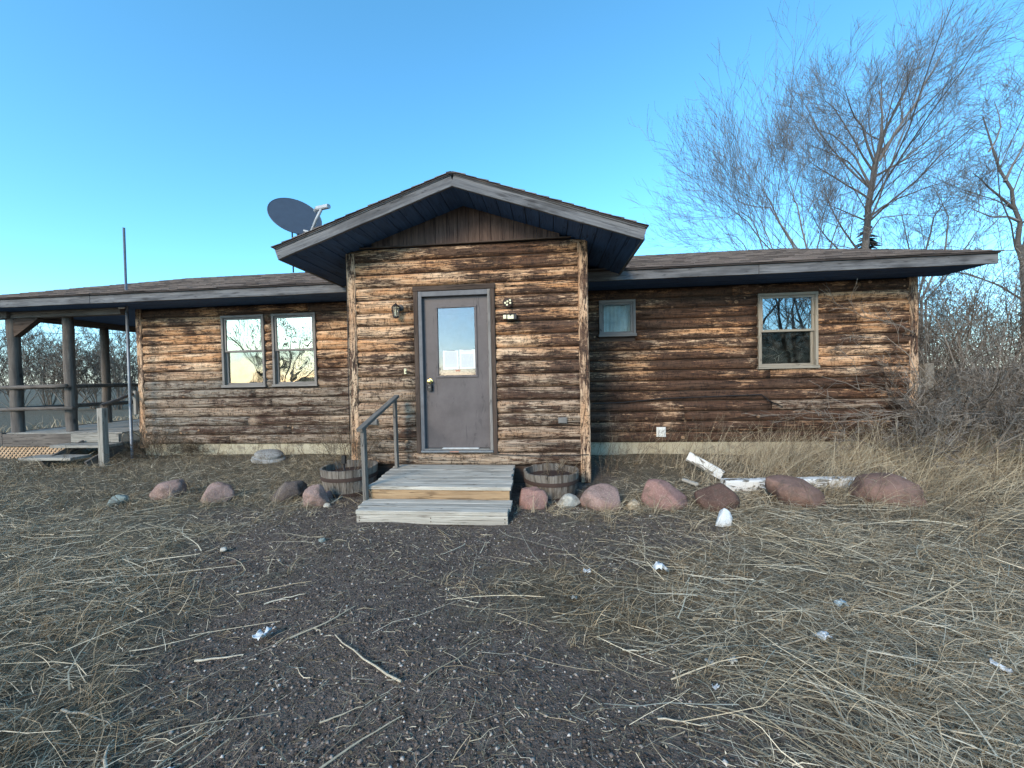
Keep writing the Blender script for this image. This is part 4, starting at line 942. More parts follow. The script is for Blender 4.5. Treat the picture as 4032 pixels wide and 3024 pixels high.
# ------------------------------------------------------------------ bare trees and shrubs
g_ = random.Random(11)
def nrm3(d):
    l = math.sqrt(d[0] * d[0] + d[1] * d[1] + d[2] * d[2]) + 1e-9; return (d[0] / l, d[1] / l, d[2] / l)
def perp_dir(d, ang, az):
    a = (0, 0, 1) if abs(d[2]) < .9 else (1, 0, 0)
    u = nrm3((d[1] * a[2] - d[2] * a[1], d[2] * a[0] - d[0] * a[2], d[0] * a[1] - d[1] * a[0]))
    v = (d[1] * u[2] - d[2] * u[1], d[2] * u[0] - d[0] * u[2], d[0] * u[1] - d[1] * u[0])
    c, s = math.cos(ang), math.sin(ang); ca, sa = math.cos(az), math.sin(az)
    return nrm3(tuple(d[i] * c + s * (u[i] * ca + v[i] * sa) for i in range(3)))
def spawn(out, pts, rad, lvl, cfg):
    """children along a finished polyline"""
    if lvl >= cfg['max']: return
    n = cfg['n'][lvl]; n = int(n) + (1 if g_.random() < n - int(n) else 0); K = len(pts)
    Lp = sum(math.dist(pts[i], pts[i + 1]) for i in range(K - 1))
    for c in range(n):
        t = cfg['t0'][lvl] + (1 - cfg['t0'][lvl]) * ((c + g_.random()) / n); f = t * (K - 1); i = min(int(f), K - 2); f -= i
        p = tuple(pts[i][k] + (pts[i + 1][k] - pts[i][k]) * f for k in range(3)); d = nrm3(tuple(pts[i + 1][k] - pts[i][k] for k in range(3)))
        r = rad[i] + (rad[i + 1] - rad[i]) * f
        dd = perp_dir(d, cfg['ang'][lvl] * g_.uniform(.6, 1.35), g_.uniform(0, 6.283))
        L = Lp * cfg['lr'][lvl] * g_.uniform(.55, 1.15) * (1.1 - .55 * t) if lvl else Lp * cfg['lr'][0] * g_.uniform(.6, 1.1) * (1.1 - .45 * t)
        grow(out, p, dd, max(L, cfg['lmin']), min(r * .85, r * cfg['rr'][lvl] + .0005), lvl + 1, cfg)
def grow(out, p, d, L, r, lvl, cfg):
    K = 6 if lvl < 2 else 4 if lvl == 2 else 3; st = L / (K - 1); pts = [p]; rad = [r]; wob = cfg['wob']; tr = cfg['trop']; wd = cfg.get('wind', (0, 0, 0))
    for k in range(1, K):
        d = nrm3((d[0] + g_.gauss(0, wob) + wd[0], d[1] + g_.gauss(0, wob) + wd[1], d[2] + g_.gauss(0, wob) + tr + wd[2]))
        p = (p[0] + d[0] * st, p[1] + d[1] * st, p[2] + d[2] * st); pts.append(p); rad.append(max(cfg['rmin'], r * (1 - .8 * k / (K - 1))))
    out[lvl].append((pts, rad)); spawn(out, pts, rad, lvl, cfg)
def lines_mesh(name, lines, mat, parent, sides, org):
    by = {}
    for pts, rad in lines: by.setdefault(len(pts), []).append((pts, rad))
    VV, QQ, TT, o = [], [], [], 0
    for K, ls in by.items():
        P = np.array([l[0] for l in ls]); Rr = np.array([l[1] for l in ls]); V, Q = tube_arrays(P, Rr, sides)
        VV.append(V); QQ.append(Q + o); o += len(V); TT.append(np.repeat(rng.random(len(ls)), K * sides))
    V = np.concatenate(VV) - np.array(org)
    return add_fast(name, fastmesh(name, V, np.concatenate(QQ), {'tint': np.concatenate(TT)}, True), mat, parent, Matrix.Translation(Vector(org)))
def woody(name, base, label, cat, stems, cfg, mat, group=None, trunk_sides=7):
    """stems: list of (points, radii); trunk = the stems, crown = everything that grows from them"""
    t = thing(name, base, label, cat, group); out = {k: [] for k in range(7)}
    for pts, rad in stems: spawn(out, pts, rad, 0, cfg)
    by = [(p, r) for p, r in stems]
    lines_mesh('trunk', by, mat, t, trunk_sides, base)
    fine = sum([out[k] for k in range(7)], [])
    if fine: lines_mesh('crown', fine, mat, t, 3, base)
    return t
def pxstem(path, Y, r0, r1, dy=0.0, jit=.0):
    pts = []
    n = len(path)
    for i, (u, v) in enumerate(path):
        q = onY(u, v, Y + dy * i / max(1, n - 1)); pts.append((q.x + g_.gauss(0, jit), q.y, q.z + g_.gauss(0, jit)))
    if path[0][1] >= 640 and Y > 10: pts.insert(0, (pts[0][0], pts[0][1], -.1)); n += 1      # rooted in the ground
    # resample smoothly
    P = np.array(pts); tt = np.linspace(0, n - 1, 2 * n - 1); Pi = np.stack([np.interp(tt, np.arange(n), P[:, k]) for k in range(3)], 1)
    Pi[1:-1] += rng.normal(0, .02, (len(Pi) - 2, 3))
    rr = np.linspace(0, 1, len(Pi)); rad = r0 + (r1 - r0) * rr ** .8
    return [tuple(p) for p in Pi], list(rad)
M_BARK = m_tint('grey_bark', [(0, (.11, .10, .095)), (.5, (.175, .16, .15)), (1, (.30, .275, .26))])
M_BARKB = m_tint('brown_brush_bark', [(0, (.09, .072, .058)), (.5, (.19, .155, .125)), (1, (.34, .29, .24))])
M_BARKL = m_tint('pale_brush_bark', [(0, (.16, .135, .115)), (.5, (.28, .245, .21)), (1, (.42, .38, .33))])
CF = dict(max=4, n=(11, 6, 4, 2), t0=(.2, .15, .15, .2), ang=(.75, .6, .5, .45), lr=(.62, .62, .6, .6), rr=(.42, .5, .55, .6), wob=.075, trop=.10, rmin=.0028, lmin=.3)
# main tall tree behind the right wing
Y1 = 15.0
limbs = [([(1866, 640), (1868, 540), (1876, 470), (1880, 420), (1895, 350), (1903, 300)], .24, .12, 0),
 ([(1895, 350), (1930, 290), (1975, 215), (2015, 150), (2050, 90)], .11, .012, -1), ([(1903, 305), (1906, 250), (1900, 200), (1914, 150)], .09, .012, .8),
 ([(1885, 405), (1850, 340), (1800, 290), (1745, 275)], .08, .01, 1), ([(1880, 430), (1830, 400), (1775, 365), (1748, 345)], .07, .01, -1),
 ([(1890, 380), (1950, 345), (2020, 290), (2078, 235)], .08, .01, 1.2), ([(1876, 470), (1930, 432), (2000, 405), (2062, 385)], .07, .01, -1),
 ([(1876, 480), (1820, 455), (1775, 440)], .06, .01, 1), ([(1900, 330), (1965, 258), (2030, 200), (2070, 160)], .09, .01, 1.5),
 ([(1890, 360), (1860, 275), (1835, 230), (1825, 190)], .08, .01, -1.3), ([(1903, 300), (1945, 215), (1962, 165), (1978, 115)], .09, .01, 1), ([(1890, 375), (1845, 300), (1800, 235), (1775, 205)], .07, .01, .5), ([(1882, 410), (1830, 350), (1780, 320), (1735, 310)], .06, .01, -.6), ([(1868, 520), (1900, 470), (1960, 460), (2030, 470)], .05, .01, -.5)]
CF1 = dict(CF, n=(12, 6, 4, 2), lr=(.62, .68, .66, .65), t0=(.2, .1, .08, .1), wind=(.045, 0, .0), trop=.06)
woody('bare_tree', (onY(1866, 640, Y1).x, Y1, 0), 'tallest bare tree behind the right wing, swept to the right', 'tree', [pxstem(p, Y1, a * .55, b * .6, dy, .03) for p, a, b, dy in limbs], CF1, M_BARK)
Y2 = 13.5
st2 = [([(1745, 640), (1725, 545), (1660, 450), (1610, 440), (1575, 420)], .07), ([(1700, 640), (1665, 545), (1615, 480), (1570, 440)], .06), ([(1740, 640), (1720, 540), (1665, 430), (1650, 410), (1652, 370)], .08),
 ([(1750, 640), (1745, 540), (1720, 440), (1712, 420), (1700, 390)], .08), ([(1765, 640), (1765, 550), (1775, 480), (1790, 430)], .06), ([(1660, 640), (1650, 545), (1630, 480), (1600, 455), (1570, 470)], .05),
 ([(1680, 640), (1670, 550), (1645, 480), (1620, 430)], .06), ([(1780, 640), (1790, 540), (1810, 480), (1820, 440)], .06), ([(1640, 640), (1615, 550), (1590, 510), (1560, 505)], .045)]
CF2 = dict(CF, n=(11, 6, 4, 2), lr=(.6, .68, .66, .65), t0=(.2, .1, .08, .1), ang=(.6, .55, .5, .45))
woody('bare_tree', (onY(1715, 640, Y2).x, Y2, 0), 'many-stemmed bare tree behind the roof, leftmost of the background trees', 'tree', [pxstem(p, Y2, r * .6, .006, g_.uniform(-1.2, 1.2), .03) for p, r in st2], CF2, M_BARK)
Y3 = 11.5
st3 = [([(2215, 700), (2205, 560), (2200, 480), (2180, 410), (2140, 330), (2120, 250)], .16, .02), ([(2195, 450), (2140, 400), (2100, 370)], .06, .01), ([(2200, 480), (2140, 470), (2090, 450)], .06, .01), ([(2170, 395), (2205, 330), (2215, 260)], .06, .012), ([(2140, 330), (2160, 280), (2150, 215)], .04, .01), ([(2205, 560), (2240, 440), (2260, 330), (2240, 200)], .10, .015)]
woody('bare_tree', (onY(2215, 700, Y3).x, Y3, 0), 'crooked bare tree at the right edge of the view', 'tree', [pxstem(p, Y3, a * .6, b * .6, g_.uniform(-.8, .8), .03) for p, a, b in st3], dict(CF, n=(8, 5, 3, 2), ang=(.85, .8, .7, .6), wob=.16, trop=.03), M_BARK)
st4 = [([(1985, 650), (2000, 540), (2020, 470), (2060, 410)], .06), ([(1990, 650), (2040, 540), (2045, 470), (2015, 400)], .06), ([(2000, 650), (2070, 560), (2110, 500)], .05), ([(1975, 650), (1965, 540), (1945, 460)], .05)]
woody('bare_tree', (onY(1988, 650, 17.0).x, 17.0, 0), 'small forked bare tree between the tall tree and the edge tree', 'tree', [pxstem(p, 17.0, r, .01, g_.uniform(-1, 1), .03) for p, r in st4], dict(CF, n=(9, 6, 4, 2)), M_BARK)

# spruces
def spruce(base, H, rad, label, n=2600):
    t = thing('spruce_tree', base, label, 'tree', 'spruces behind the cabin'); b = Vector(base)
    tube('trunk', [tuple(b), tuple(b + Vector((0, 0, H * .5))), tuple(b + Vector((0, 0, H)))], [.16, .1, .02], M_BARK, t, 7)
    f = 1 - np.sqrt(rng.random(n)); z = .06 * H + f * H * .94; a = rng.random(n) * 2 * np.pi; ro = rad * (1 - f) * (.35 + .65 * np.sqrt(rng.random(n))) * (1 + .18 * np.sin(a * 5 + z * 3))
    K = 3; P = np.zeros((n, K, 3)); L = .28 + .3 * rng.random(n)
    for k in range(K):
        r_ = ro + L * (k / (K - 1) - .5); P[:, k, 0] = np.cos(a) * r_; P[:, k, 1] = np.sin(a) * r_; P[:, k, 2] = z - .12 * L * k - .15 * r_ * .6 + rng.normal(0, .02, n)
    wv = np.stack([-np.sin(a), np.cos(a), rng.normal(0, .5, n)], 1); wv /= np.linalg.norm(wv, axis=1, keepdims=True); wd = np.array([.07, .06, .01])
    V = np.stack([P - wv[:, None] * wd[None, :, None], P + wv[:, None] * wd[None, :, None]], 2).reshape(-1, 3)
    idx = np.arange(n * K * 2).reshape(n, K, 2); Q = np.stack([idx[:, :-1, 0], idx[:, :-1, 1], idx[:, 1:, 1], idx[:, 1:, 0]], -1).reshape(-1, 4)
    add_fast('crown', fastmesh('crown', V, Q, {'tint': np.repeat(rng.random(n), K * 2)}), M_SPR, t, Matrix.Translation(b))
M_SPR = m_tint('spruce_needles', [(0, (.018, .030, .030)), (.5, (.035, .055, .052)), (1, (.06, .085, .08))])
for (u, vt, Y, lab) in ((1872, 466, 19, 'dark spruce top showing at the foot of the tallest tree'),):
    tp = onY(u, vt, Y); spruce((tp.x, Y, 0), tp.z, tp.z * .26, lab)

# brush at the right of the cabin
def shrub(name, base, H, nst, spread, label, mat, cfg, cat='shrub', group=None, lean=(0, 0), r=.02):
    stems = []
    for k in range(nst):
        a = g_.uniform(0, 6.283); tl = g_.uniform(.1, spread); d = nrm3((math.cos(a) * tl + lean[0], math.sin(a) * tl + lean[1], 1)); L = H * g_.uniform(.6, 1.1); p = (base[0] + math.cos(a) * .12, base[1] + math.sin(a) * .12, base[2] - .03); pts = [p]; rad = [r * g_.uniform(.5, 1)]
        r0 = rad[0]; K = 7
        for i in range(1, K):
            d = nrm3((d[0] + g_.gauss(0, .13) + lean[0] * .12, d[1] + g_.gauss(0, .13) + lean[1] * .12, d[2] + g_.gauss(0, .1) + cfg.get('stemtrop', -.03)))
            p = tuple(p[j] + d[j] * L / (K - 1) for j in range(3)); pts.append(p); rad.append(max(.003, r0 * (1 - .8 * i / (K - 1))))
        stems.append((pts, rad))
    return woody(name, base, label, cat, stems, cfg, mat, group, 5)
CS = dict(max=3, n=(7, 5, 3.2), t0=(.2, .2, .2), ang=(.7, .7, .7), lr=(.5, .5, .5), rr=(.5, .55, .6), wob=.14, trop=.0, rmin=.0028, lmin=.1, stemtrop=-.06)
GB = 'bare brush right of the cabin'
for (x, y, H, n, sp, ln, lab, mt) in (
    (6.5, 6.9, 2.6, 16, .7, (-.25, -.1), 'arching bare shrub at the right house corner reaching over the wall', M_BARKL),
    (5.75, 5.85, 1.4, 8, .9, (-.1, -.15), 'low tangled bare shrub in front of the right corner post', M_BARKL),
    (5.15, 6.0, 1.2, 9, 1.1, (-.12, -.12), 'thin low brush hiding the base of the right wing', M_BARKL),
    (5.9, 6.3, 1.8, 12, .9, (-.15, -.1), 'brown tangled brush spilling across the right corner post', M_BARKB),
    (6.6, 6.0, 1.6, 9, 1.0, (-.05, -.1), 'pale tangled brush just right of the house corner', M_BARKL),
    (7.6, 6.5, 2.0, 10, .9, (-.1, -.1), 'mid-height tangled brush in front of the weathered post', M_BARKL),
    (7.6, 7.6, 3.2, 16, .6, (0, 0), 'tall bare brush just right of the weathered post', M_BARKB),
    (8.8, 8.2, 3.6, 18, .6, (.05, 0), 'thick bare brush between the post and the right edge', M_BARKB),
    (9.6, 6.9, 2.6, 14, .8, (0, -.1), 'low spreading brush nearest the right edge', M_BARKL),
    (8.2, 10.2, 4.2, 18, .5, (0, 0), 'tall dim brush behind the house end', M_BARKB),
    (10.6, 9.8, 4.2, 18, .5, (0, 0), 'tall bare brush in the right background', M_BARKB),
    (11.8, 8.4, 3.4, 16, .6, (.1, 0), 'bare brush cut by the right edge of the view', M_BARKB),
    (9.4, 11.5, 4.4, 20, .5, (0, 0), 'pale bare brush behind the dim thicket', M_BARKL),
    (11.2, 12.5, 5.0, 20, .5, (0, 0), 'tall bare brush behind the right thicket', M_BARK),
    (7.0, 8.8, 3.4, 16, .5, (0, 0), 'upright bare brush tight against the right end wall', M_BARKB),
    (12.5, 11.5, 4.6, 18, .5, (0, 0), 'farthest bare brush at the right edge', M_BARKB)):
    shrub('bare_shrub', (x, y, gzf(x, y)), H, n, sp, lab, mt, CS, group=GB, lean=ln, r=.022)
# the two long twigs that cross the wall beside the right window
for (pp, lab) in (([(1975, 720), (1900, 690), (1840, 672), (1780, 640)], 'long pale twig crossing the wall toward the right window'), ([(1990, 905), (1930, 895), (1850, 893), (1640, 900)], 'long pale horizontal branch low in front of the right wing'), ([(2155, 895), (2060, 900), (1980, 890), (1960, 850), (1990, 820)], 'looping pale branch in front of the weathered post')):
    yb_ = 6.35 if pp[0][1] < 800 else 5.6
    pts, rad = pxstem(pp, yb_ + .2, .012, .003, -.15, .0); out = {k: [] for k in range(7)}
    spawn(out, pts, rad, 0, dict(CS, max=2, n=(7, 4), ang=(.5, .5), lr=(.4, .5)))
    t = thing('bare_branch', pts[0], lab, 'branch', 'pale branches reaching across the right wing'); lines_mesh('stem', [(pts, rad)], M_BARKL, t, 6, pts[0]); lines_mesh('twigs', sum(out.values(), []), M_BARKL, t, 3, pts[0])['kind'] = 'stuff'
# bushes beyond the porch
CB = dict(max=3, n=(8, 5, 4), t0=(.2, .2, .2), ang=(.5, .6, .6), lr=(.5, .5, .5), rr=(.5, .55, .6), wob=.12, trop=.05, rmin=.007, lmin=.2, stemtrop=.02)
for k, (u, Y, H, lab) in enumerate(((40, 19, 4.0, 'bare bush beyond the porch, next to the corner post'), (105, 21, 5.0, 'tall bare bush beyond the porch with one high stem'), (150, 18, 3.8, 'bare bush behind the second porch post'), (205, 20, 4.4, 'dense bare bush between the two right porch posts'), (255, 19, 4.3, 'bare bush behind the third porch post'), (300, 21, 4.6, 'bare bush beside the left house corner'), (-30, 22, 4.2, 'bare bush at the left edge beyond the porch'))):
    q = onY(u, 870, Y); shrub('bare_bush', (q.x, Y, 0), H, 15, .55, lab, M_BARKB, CB, 'bush', 'bushes beyond the porch', r=.035)
# trees across the yard behind the camera: the windows mirror them
CR = dict(CF, max=3, n=(8, 5, 4), rmin=.010)
for (x, y, H, lab) in ((13.5, -8.5, 8, 'bare tree across the yard mirrored in the right window'), (16.5, -10, 9, 'second bare tree across the yard mirrored in the right window'), (10.5, -11, 8, 'bare yard tree mirrored at the right window edge'), (4.6, -12, 5.5, 'slim bare yard tree mirrored in the small window'), (-16.5, -9, 5.5, 'bare yard tree mirrored in the left windows')):
    stems = []
    for k in range(5):
        a = g_.uniform(0, 6.28); d = nrm3((math.cos(a) * .35, math.sin(a) * .35, 1)); p = (x, y, -.05); pts = [p]; rad = [.12]
        for i in range(1, 7):
            d = nrm3((d[0] + g_.gauss(0, .12), d[1] + g_.gauss(0, .12), d[2])); p = tuple(p[j] + d[j] * H / 6 * g_.uniform(.8, 1.1) for j in range(3)); pts.append(p); rad.append(.12 * (1 - .85 * i / 6))
        stems.append((pts, rad))
    woody('yard_tree', (x, y, 0), lab, 'tree', stems, CR, M_BARK, 'trees across the yard behind the viewer')
for k in range(9):
    x = -26 + k * 5.2; y = -22 + g_.uniform(-3, 3); nth = ('leftmost', 'second from left', 'third from left', 'fourth from left', 'middle', 'fourth from right', 'third from right', 'second from right', 'rightmost')[8 - k]
    shrub('hedge_bush', (x, y, 0), 2.6, 14, .6, 'bare hedge bush across the yard, mirrored only in the windows, ' + nth, M_BARKB, dict(CB, max=2), 'bush', 'hedge behind the viewer', r=.03)

# ------------------------------------------------------------------ dry grass, straw, weeds, gravel
M_STRAW = m_tint('dry_straw', [(0, (.062, .047, .032)), (.35, (.20, .162, .108)), (.7, (.48, .405, .28)), (1, (.80, .71, .53))])
M_GRASS = m_tint('standing_dry_grass', [(0, (.10, .075, .05)), (.5, (.38, .31, .21)), (1, (.74, .64, .46))])
M_WEED = m_tint('brown_weed_stem', [(0, (.07, .05, .038)), (.6, (.18, .135, .095)), (1, (.36, .29, .2))])
def curves(N, x, y, az, L, pitch, arc, curl, K, zoff, kink=.0):
    """N curved stems on the ground; arc lifts the middle, pitch the whole"""
    P = np.zeros((N, K, 3)); P[:, 0, 0] = x; P[:, 0, 1] = y; P[:, 0, 2] = 0; a = az.copy(); p = pitch.copy()
    for k in range(1, K):
        s_ = L / (K - 1); P[:, k, 0] = P[:, k - 1, 0] + np.cos(a) * np.cos(p) * s_; P[:, k, 1] = P[:, k - 1, 1] + np.sin(a) * np.cos(p) * s_; P[:, k, 2] = P[:, k - 1, 2] + np.sin(p) * s_
        a = a + curl + (rng.normal(0, kink, N) * (rng.random(N) < .5) if kink else 0); p = p + arc
    P[:, :, 2] = np.maximum(P[:, :, 2], -.004) + gz(P[:, :, 0], P[:, :, 1]) + zoff[:, None]
    return P
def clear_of_steps(x, y):
    ins = (x > -2.05) & (x < -.40) & (y > 3.52) & (y < 5.2)
    for bx, by, _ in (BARL, BARR): ins |= np.hypot(x - bx, y - by) < .36
    return ~ins
def stuff(name, P, r0, r1, tint, mat, label, cat, flat=False):
    N, K, _ = P.shape; Rr = r0[:, None] * (1 - (1 - r1) * np.linspace(0, 1, K)[None]) 
    # flat blades, two vertices across, rolled at random
    ref = rng.normal(0, .55, (N, 3)) + (np.array([0, 0, 1.]) if flat else np.array([0, .7, .35])); W_ = np.cross(P[:, -1] - P[:, 0], ref); W_ /= np.linalg.norm(W_, axis=1, keepdims=True) + 1e-9
    O_ = W_[:, None, :] * Rr[:, :, None] * 1.1
    V = np.stack([P - O_, P + O_], 2).reshape(-1, 3); ix = np.arange(N * K * 2).reshape(N, K, 2); Q = np.stack([ix[:, :-1, 0], ix[:, :-1, 1], ix[:, 1:, 1], ix[:, 1:, 0]], -1).reshape(-1, 4)
    return tag(add_fast(name, fastmesh(name, V, Q, {'tint': np.repeat(np.clip(tint, 0, 1), K * 2)}), mat), label, cat, kind='stuff')
def sample(N, ymin, ymax, pw=1.3, xpad=2.6):
    u = rng.random(N); a = 1 - pw; y = (ymin ** a + u * (ymax ** a - ymin ** a)) ** (1 / a); x = (rng.random(N) * 2 - 1) * (y * 1.42 + xpad); x = x - .1 * y; return x, y
def dirfield(x, y, sd):
    az = np.where(x < -.6, R(14) + .10 * (x + 3), R(-28)) + (vnoise(x, y, .9, 9) - .5) * 1.4
    k = soft(-1.2, .6, x); base = (1 - k) * (R(16)) + k * R(-30)
    return base + (vnoise(x, y, .9, 9) - .5) * 1.5 + rng.normal(0, sd, len(x)) + np.pi * (rng.random(len(x)) < .5)
# 1. mat of broken straw
x, y = sample(215000, .7, 6.6, 1.25); b = bare(x, y); pn = vnoise(x, y, 1.1, 21)
keep = rng.random(len(x)) < np.clip((1 - b) * (.05 + 1.5 * pn) * np.where(x < -.4, .22 + .6 * soft(.42, .62, vnoise(x, y, .9, 23)) + .3 * soft(2.2, 4, -x), .85) + .17 + .22 * soft(2.1, 3.2, y) * b, 0, 1); keep &= clear_of_steps(x, y) & ~((y > 4.9) & (x > BL - .05) & (x < BR + .05))
x, y = x[keep], y[keep]; N = len(x); b = b[keep]
L = rng.gamma(1.5, .06, N) + .02; L *= np.where(b > .5, .7, 1); zo = rng.random(N) ** 2 * .045 * (1 - b) + .003
P = curves(N, x, y, dirfield(x, y, .85), L, rng.normal(.06, .2, N), rng.normal(-.03, .16, N), rng.normal(0, .22, N), 4, zo, .6)
tn = np.clip(.10 + .62 * rng.random(N) ** 1.2 + .35 * (vnoise(x, y, .8, 31) - .3) + .18 * soft(.8, 2.5, np.abs(x + .5)) + .10 * (x > .6), 0, 1); tn *= .8; tn[rng.random(N) < .2] += .5
stuff('straw_litter', P, (.0006 + .0013 * rng.random(N) ** 1.8) * (.75 + .13 * y), .5, tn, M_STRAW, 'broken dry straw and stems littering the yard', 'straw', True)
# 2. longer fallen stalks
x, y = sample(13500, .7, 6.0, 1.1); b = bare(x, y); keep = (rng.random(len(x)) < np.clip((1 - b) + .05, 0, 1) * np.where(x > .4, 1, .42)) & clear_of_steps(x, y) & (y < 4.7); x, y = x[keep], y[keep]; N = len(x)
P = curves(N, x, y, dirfield(x, y, .6), .15 + .5 * rng.random(N) ** 1.6, rng.normal(.05, .08, N), rng.normal(-.015, .04, N), rng.normal(0, .07, N), 5, .01 + .04 * rng.random(N), .22)
stuff('fallen_stalks', P, (.0011 + .0019 * rng.random(N) ** 2.5) * (.8 + .12 * y), .45, .3 + .75 * rng.random(N), M_STRAW, 'long fallen dry stalks over the straw', 'straw', True)
# 2b. flat chaff, bark and leaf crumbs that mat the soil
x, y = sample(150000, .7, 6.4, 1.5); b = bare(x, y); keep = (rng.random(len(x)) < np.clip((1 - b) * (.3 + .9 * vnoise(x, y, 2.4, 61)) + .3, 0, 1)) & clear_of_steps(x, y) & ~((y > 4.9) & (x > BL - .05) & (x < BR + .05)); x, y = x[keep], y[keep]; N = len(x)
ln = (.004 + .018 * rng.random(N) ** 2) * (.7 + .2 * y); wd = ln * (.12 + .4 * rng.random(N) ** 2); a = rng.random(N) * 6.283; tl = rng.normal(0, .35, N)
e1 = np.stack([np.cos(a), np.sin(a), tl], 1) * ln[:, None] * .5; e2 = np.stack([-np.sin(a), np.cos(a), rng.normal(0, .4, N)], 1) * wd[:, None] * .5
C0 = np.stack([x, y, gz(x, y) + .003 + .012 * rng.random(N) * (1 - b[keep])], 1)
V = np.stack([C0 - e1 - e2 * .4, C0 - e2, C0 + e1 + e2 * .3, C0 + e2], 1).reshape(-1, 3)
tag(add_fast('chaff', fastmesh('chaff', V, np.arange(N * 4).reshape(N, 4), {'tint': np.repeat(np.clip(rng.random(N) ** 1.3, 0, 1), 4)}), M_STRAW), 'crumbled leaf and bark litter matting the soil', 'litter', kind='stuff')
# 2c. rooted dead tufts, flattened
def tufts(C, n, h, spread, name, label, tb, lean):
    cx = np.repeat(C[:, 0], n); cy = np.repeat(C[:, 1], n); N = len(cx); sc = np.repeat(.5 + rng.random(len(C)), n)
    x = cx + rng.normal(0, .02, N) * sc; y = cy + rng.normal(0, .02, N) * sc; kp = clear_of_steps(x, y) & ~((y > 4.95) & (x > BL - .1) & (x < BR + .1)) & ~((y > 6.56) & (x > XL) & (x < XR)); x, y, sc = x[kp], y[kp], sc[kp]; N = len(x)
    ld = np.repeat(rng.normal(lean, .7, len(C)), n)[kp]
    P = curves(N, x, y, ld + rng.normal(0, spread, N), h * sc * (.35 + .75 * rng.random(N)), np.clip(rng.normal(.75, .4, N), .05, 1.5), rng.normal(-.40, .18, N), rng.normal(0, .2, N), 4, np.zeros(N), .12)
    stuff(name, P, (.0009 + .0010 * rng.random(N)) * (.75 + .1 * y), .3, np.repeat(rng.random(len(C)) * .35, n)[kp] + tb + .5 * rng.random(N), M_GRASS, label, 'grass')
x, y = sample(3800, .8, 6.2, 1.2); k = rng.random(len(x)) < (1 - bare(x, y)) * (.15 + 1.2 * vnoise(x, y, 1.3, 71)); tufts(np.stack([x[k], y[k]], 1), 16, .17, .9, 'dead_tufts', 'flattened dead grass tufts rooted across the yard', .0, R(-20))
rk = np.array([[o.location.x + g_.gauss(0, .24), o.location.y - .16 + g_.gauss(0, .12)] for o in bpy.data.objects if o.name.startswith('boulder') for q in range(9)]); lg = np.array([[g_.uniform(2.0, 4.6), g_.uniform(4.35, 4.75)] for q in range(46)]); rk = np.concatenate([rk, lg]); tufts(rk, 14, .22, .9, 'boulder_tufts', 'dry grass growing up around the boulders', .1, R(0))
# 3. standing grass along the right wing and to the right
def tuft(N, xf, yf, h0, h1, azm, azs, pm, name, label, mat, tb=.3, r=.0014):
    x, y = xf, yf; keep = clear_of_steps(x, y) & ~((y > 4.95) & (x > BL - .1) & (x < BR + .1)) & ~((y > 6.58) & (x > XL) & (x < XR)); x, y = x[keep], y[keep]; N = len(x)
    P = curves(N, x, y, rng.normal(azm, azs, N), h0 + (h1 - h0) * rng.random(N) ** 1.5, np.clip(rng.normal(pm, .28, N), .15, 1.5), rng.normal(-.13, .10, N), rng.normal(0, .09, N), 6, np.zeros(N))
    stuff(name, P, (r * (.7 + .7 * rng.random(N))) * (.7 + .09 * y), .35, tb + .55 * rng.random(N) + .5 * (vnoise(x, y, 2.3, 48) - .5), mat, label, 'grass')
N = 12000; x = 1.0 + 5.4 * rng.random(N) ** .8; y = 4.75 + 1.75 * rng.random(N); k = rng.random(N) < soft(.35, .75, vnoise(x, y, 2.6, 40)) * (.08 + .92 * soft(1.2, 3.2, x)) * (.55 + .45 * soft(.2, .6, vnoise(x, y, .8, 47))); tuft(0, x[k], y[k], .12, .8, .2, 1.0, 1.0, 'wall_grass', 'tall dry grass along the right wing foundation', M_GRASS)
N = 22000; x = 3.0 + 7 * rng.random(N); y = 3.0 + 5 * rng.random(N); k = rng.random(N) < soft(.2, .8, vnoise(x, y, 2.0, 41)) * soft(2.4, 5.0, x + .5 * (y - 4)) ; tuft(0, x[k], y[k], .15, .85, R(-20), .9, .75, 'tangled_grass', 'tangled dry grass spreading over the right side of the yard', M_GRASS, .3, .0017)
N = 9000; x = .3 + 4.2 * rng.random(N); y = 1.3 + 3.2 * rng.random(N); k = (rng.random(N) < (.05 + .7 * vnoise(x, y, 1.9, 42)) * (1 - bare(x, y))); tuft(0, x[k], y[k], .06, .3, R(-35), 1.0, .45, 'low_grass', 'low matted dry grass right of the path', M_GRASS, .05)
N = 9000; x = -9 + 7.2 * rng.random(N); y = 3.9 + 2.6 * rng.random(N); k = (rng.random(N) < (.05 + .8 * vnoise(x, y, 1.6, 43))); tuft(0, x[k], y[k], .05, .32, R(160), 1.2, .55, 'left_grass', 'dry grass around the boulders in front of the left wing', M_GRASS, .1)
N = 9000; x = -16 + 13 * rng.random(N); y = 9 + 12 * rng.random(N); k = (x < -8.2); tuft(0, x[k], y[k], .15, .5, R(100), 2, 1.0, 'field_grass', 'pale field grass beyond the porch', M_GRASS, .2, .004)
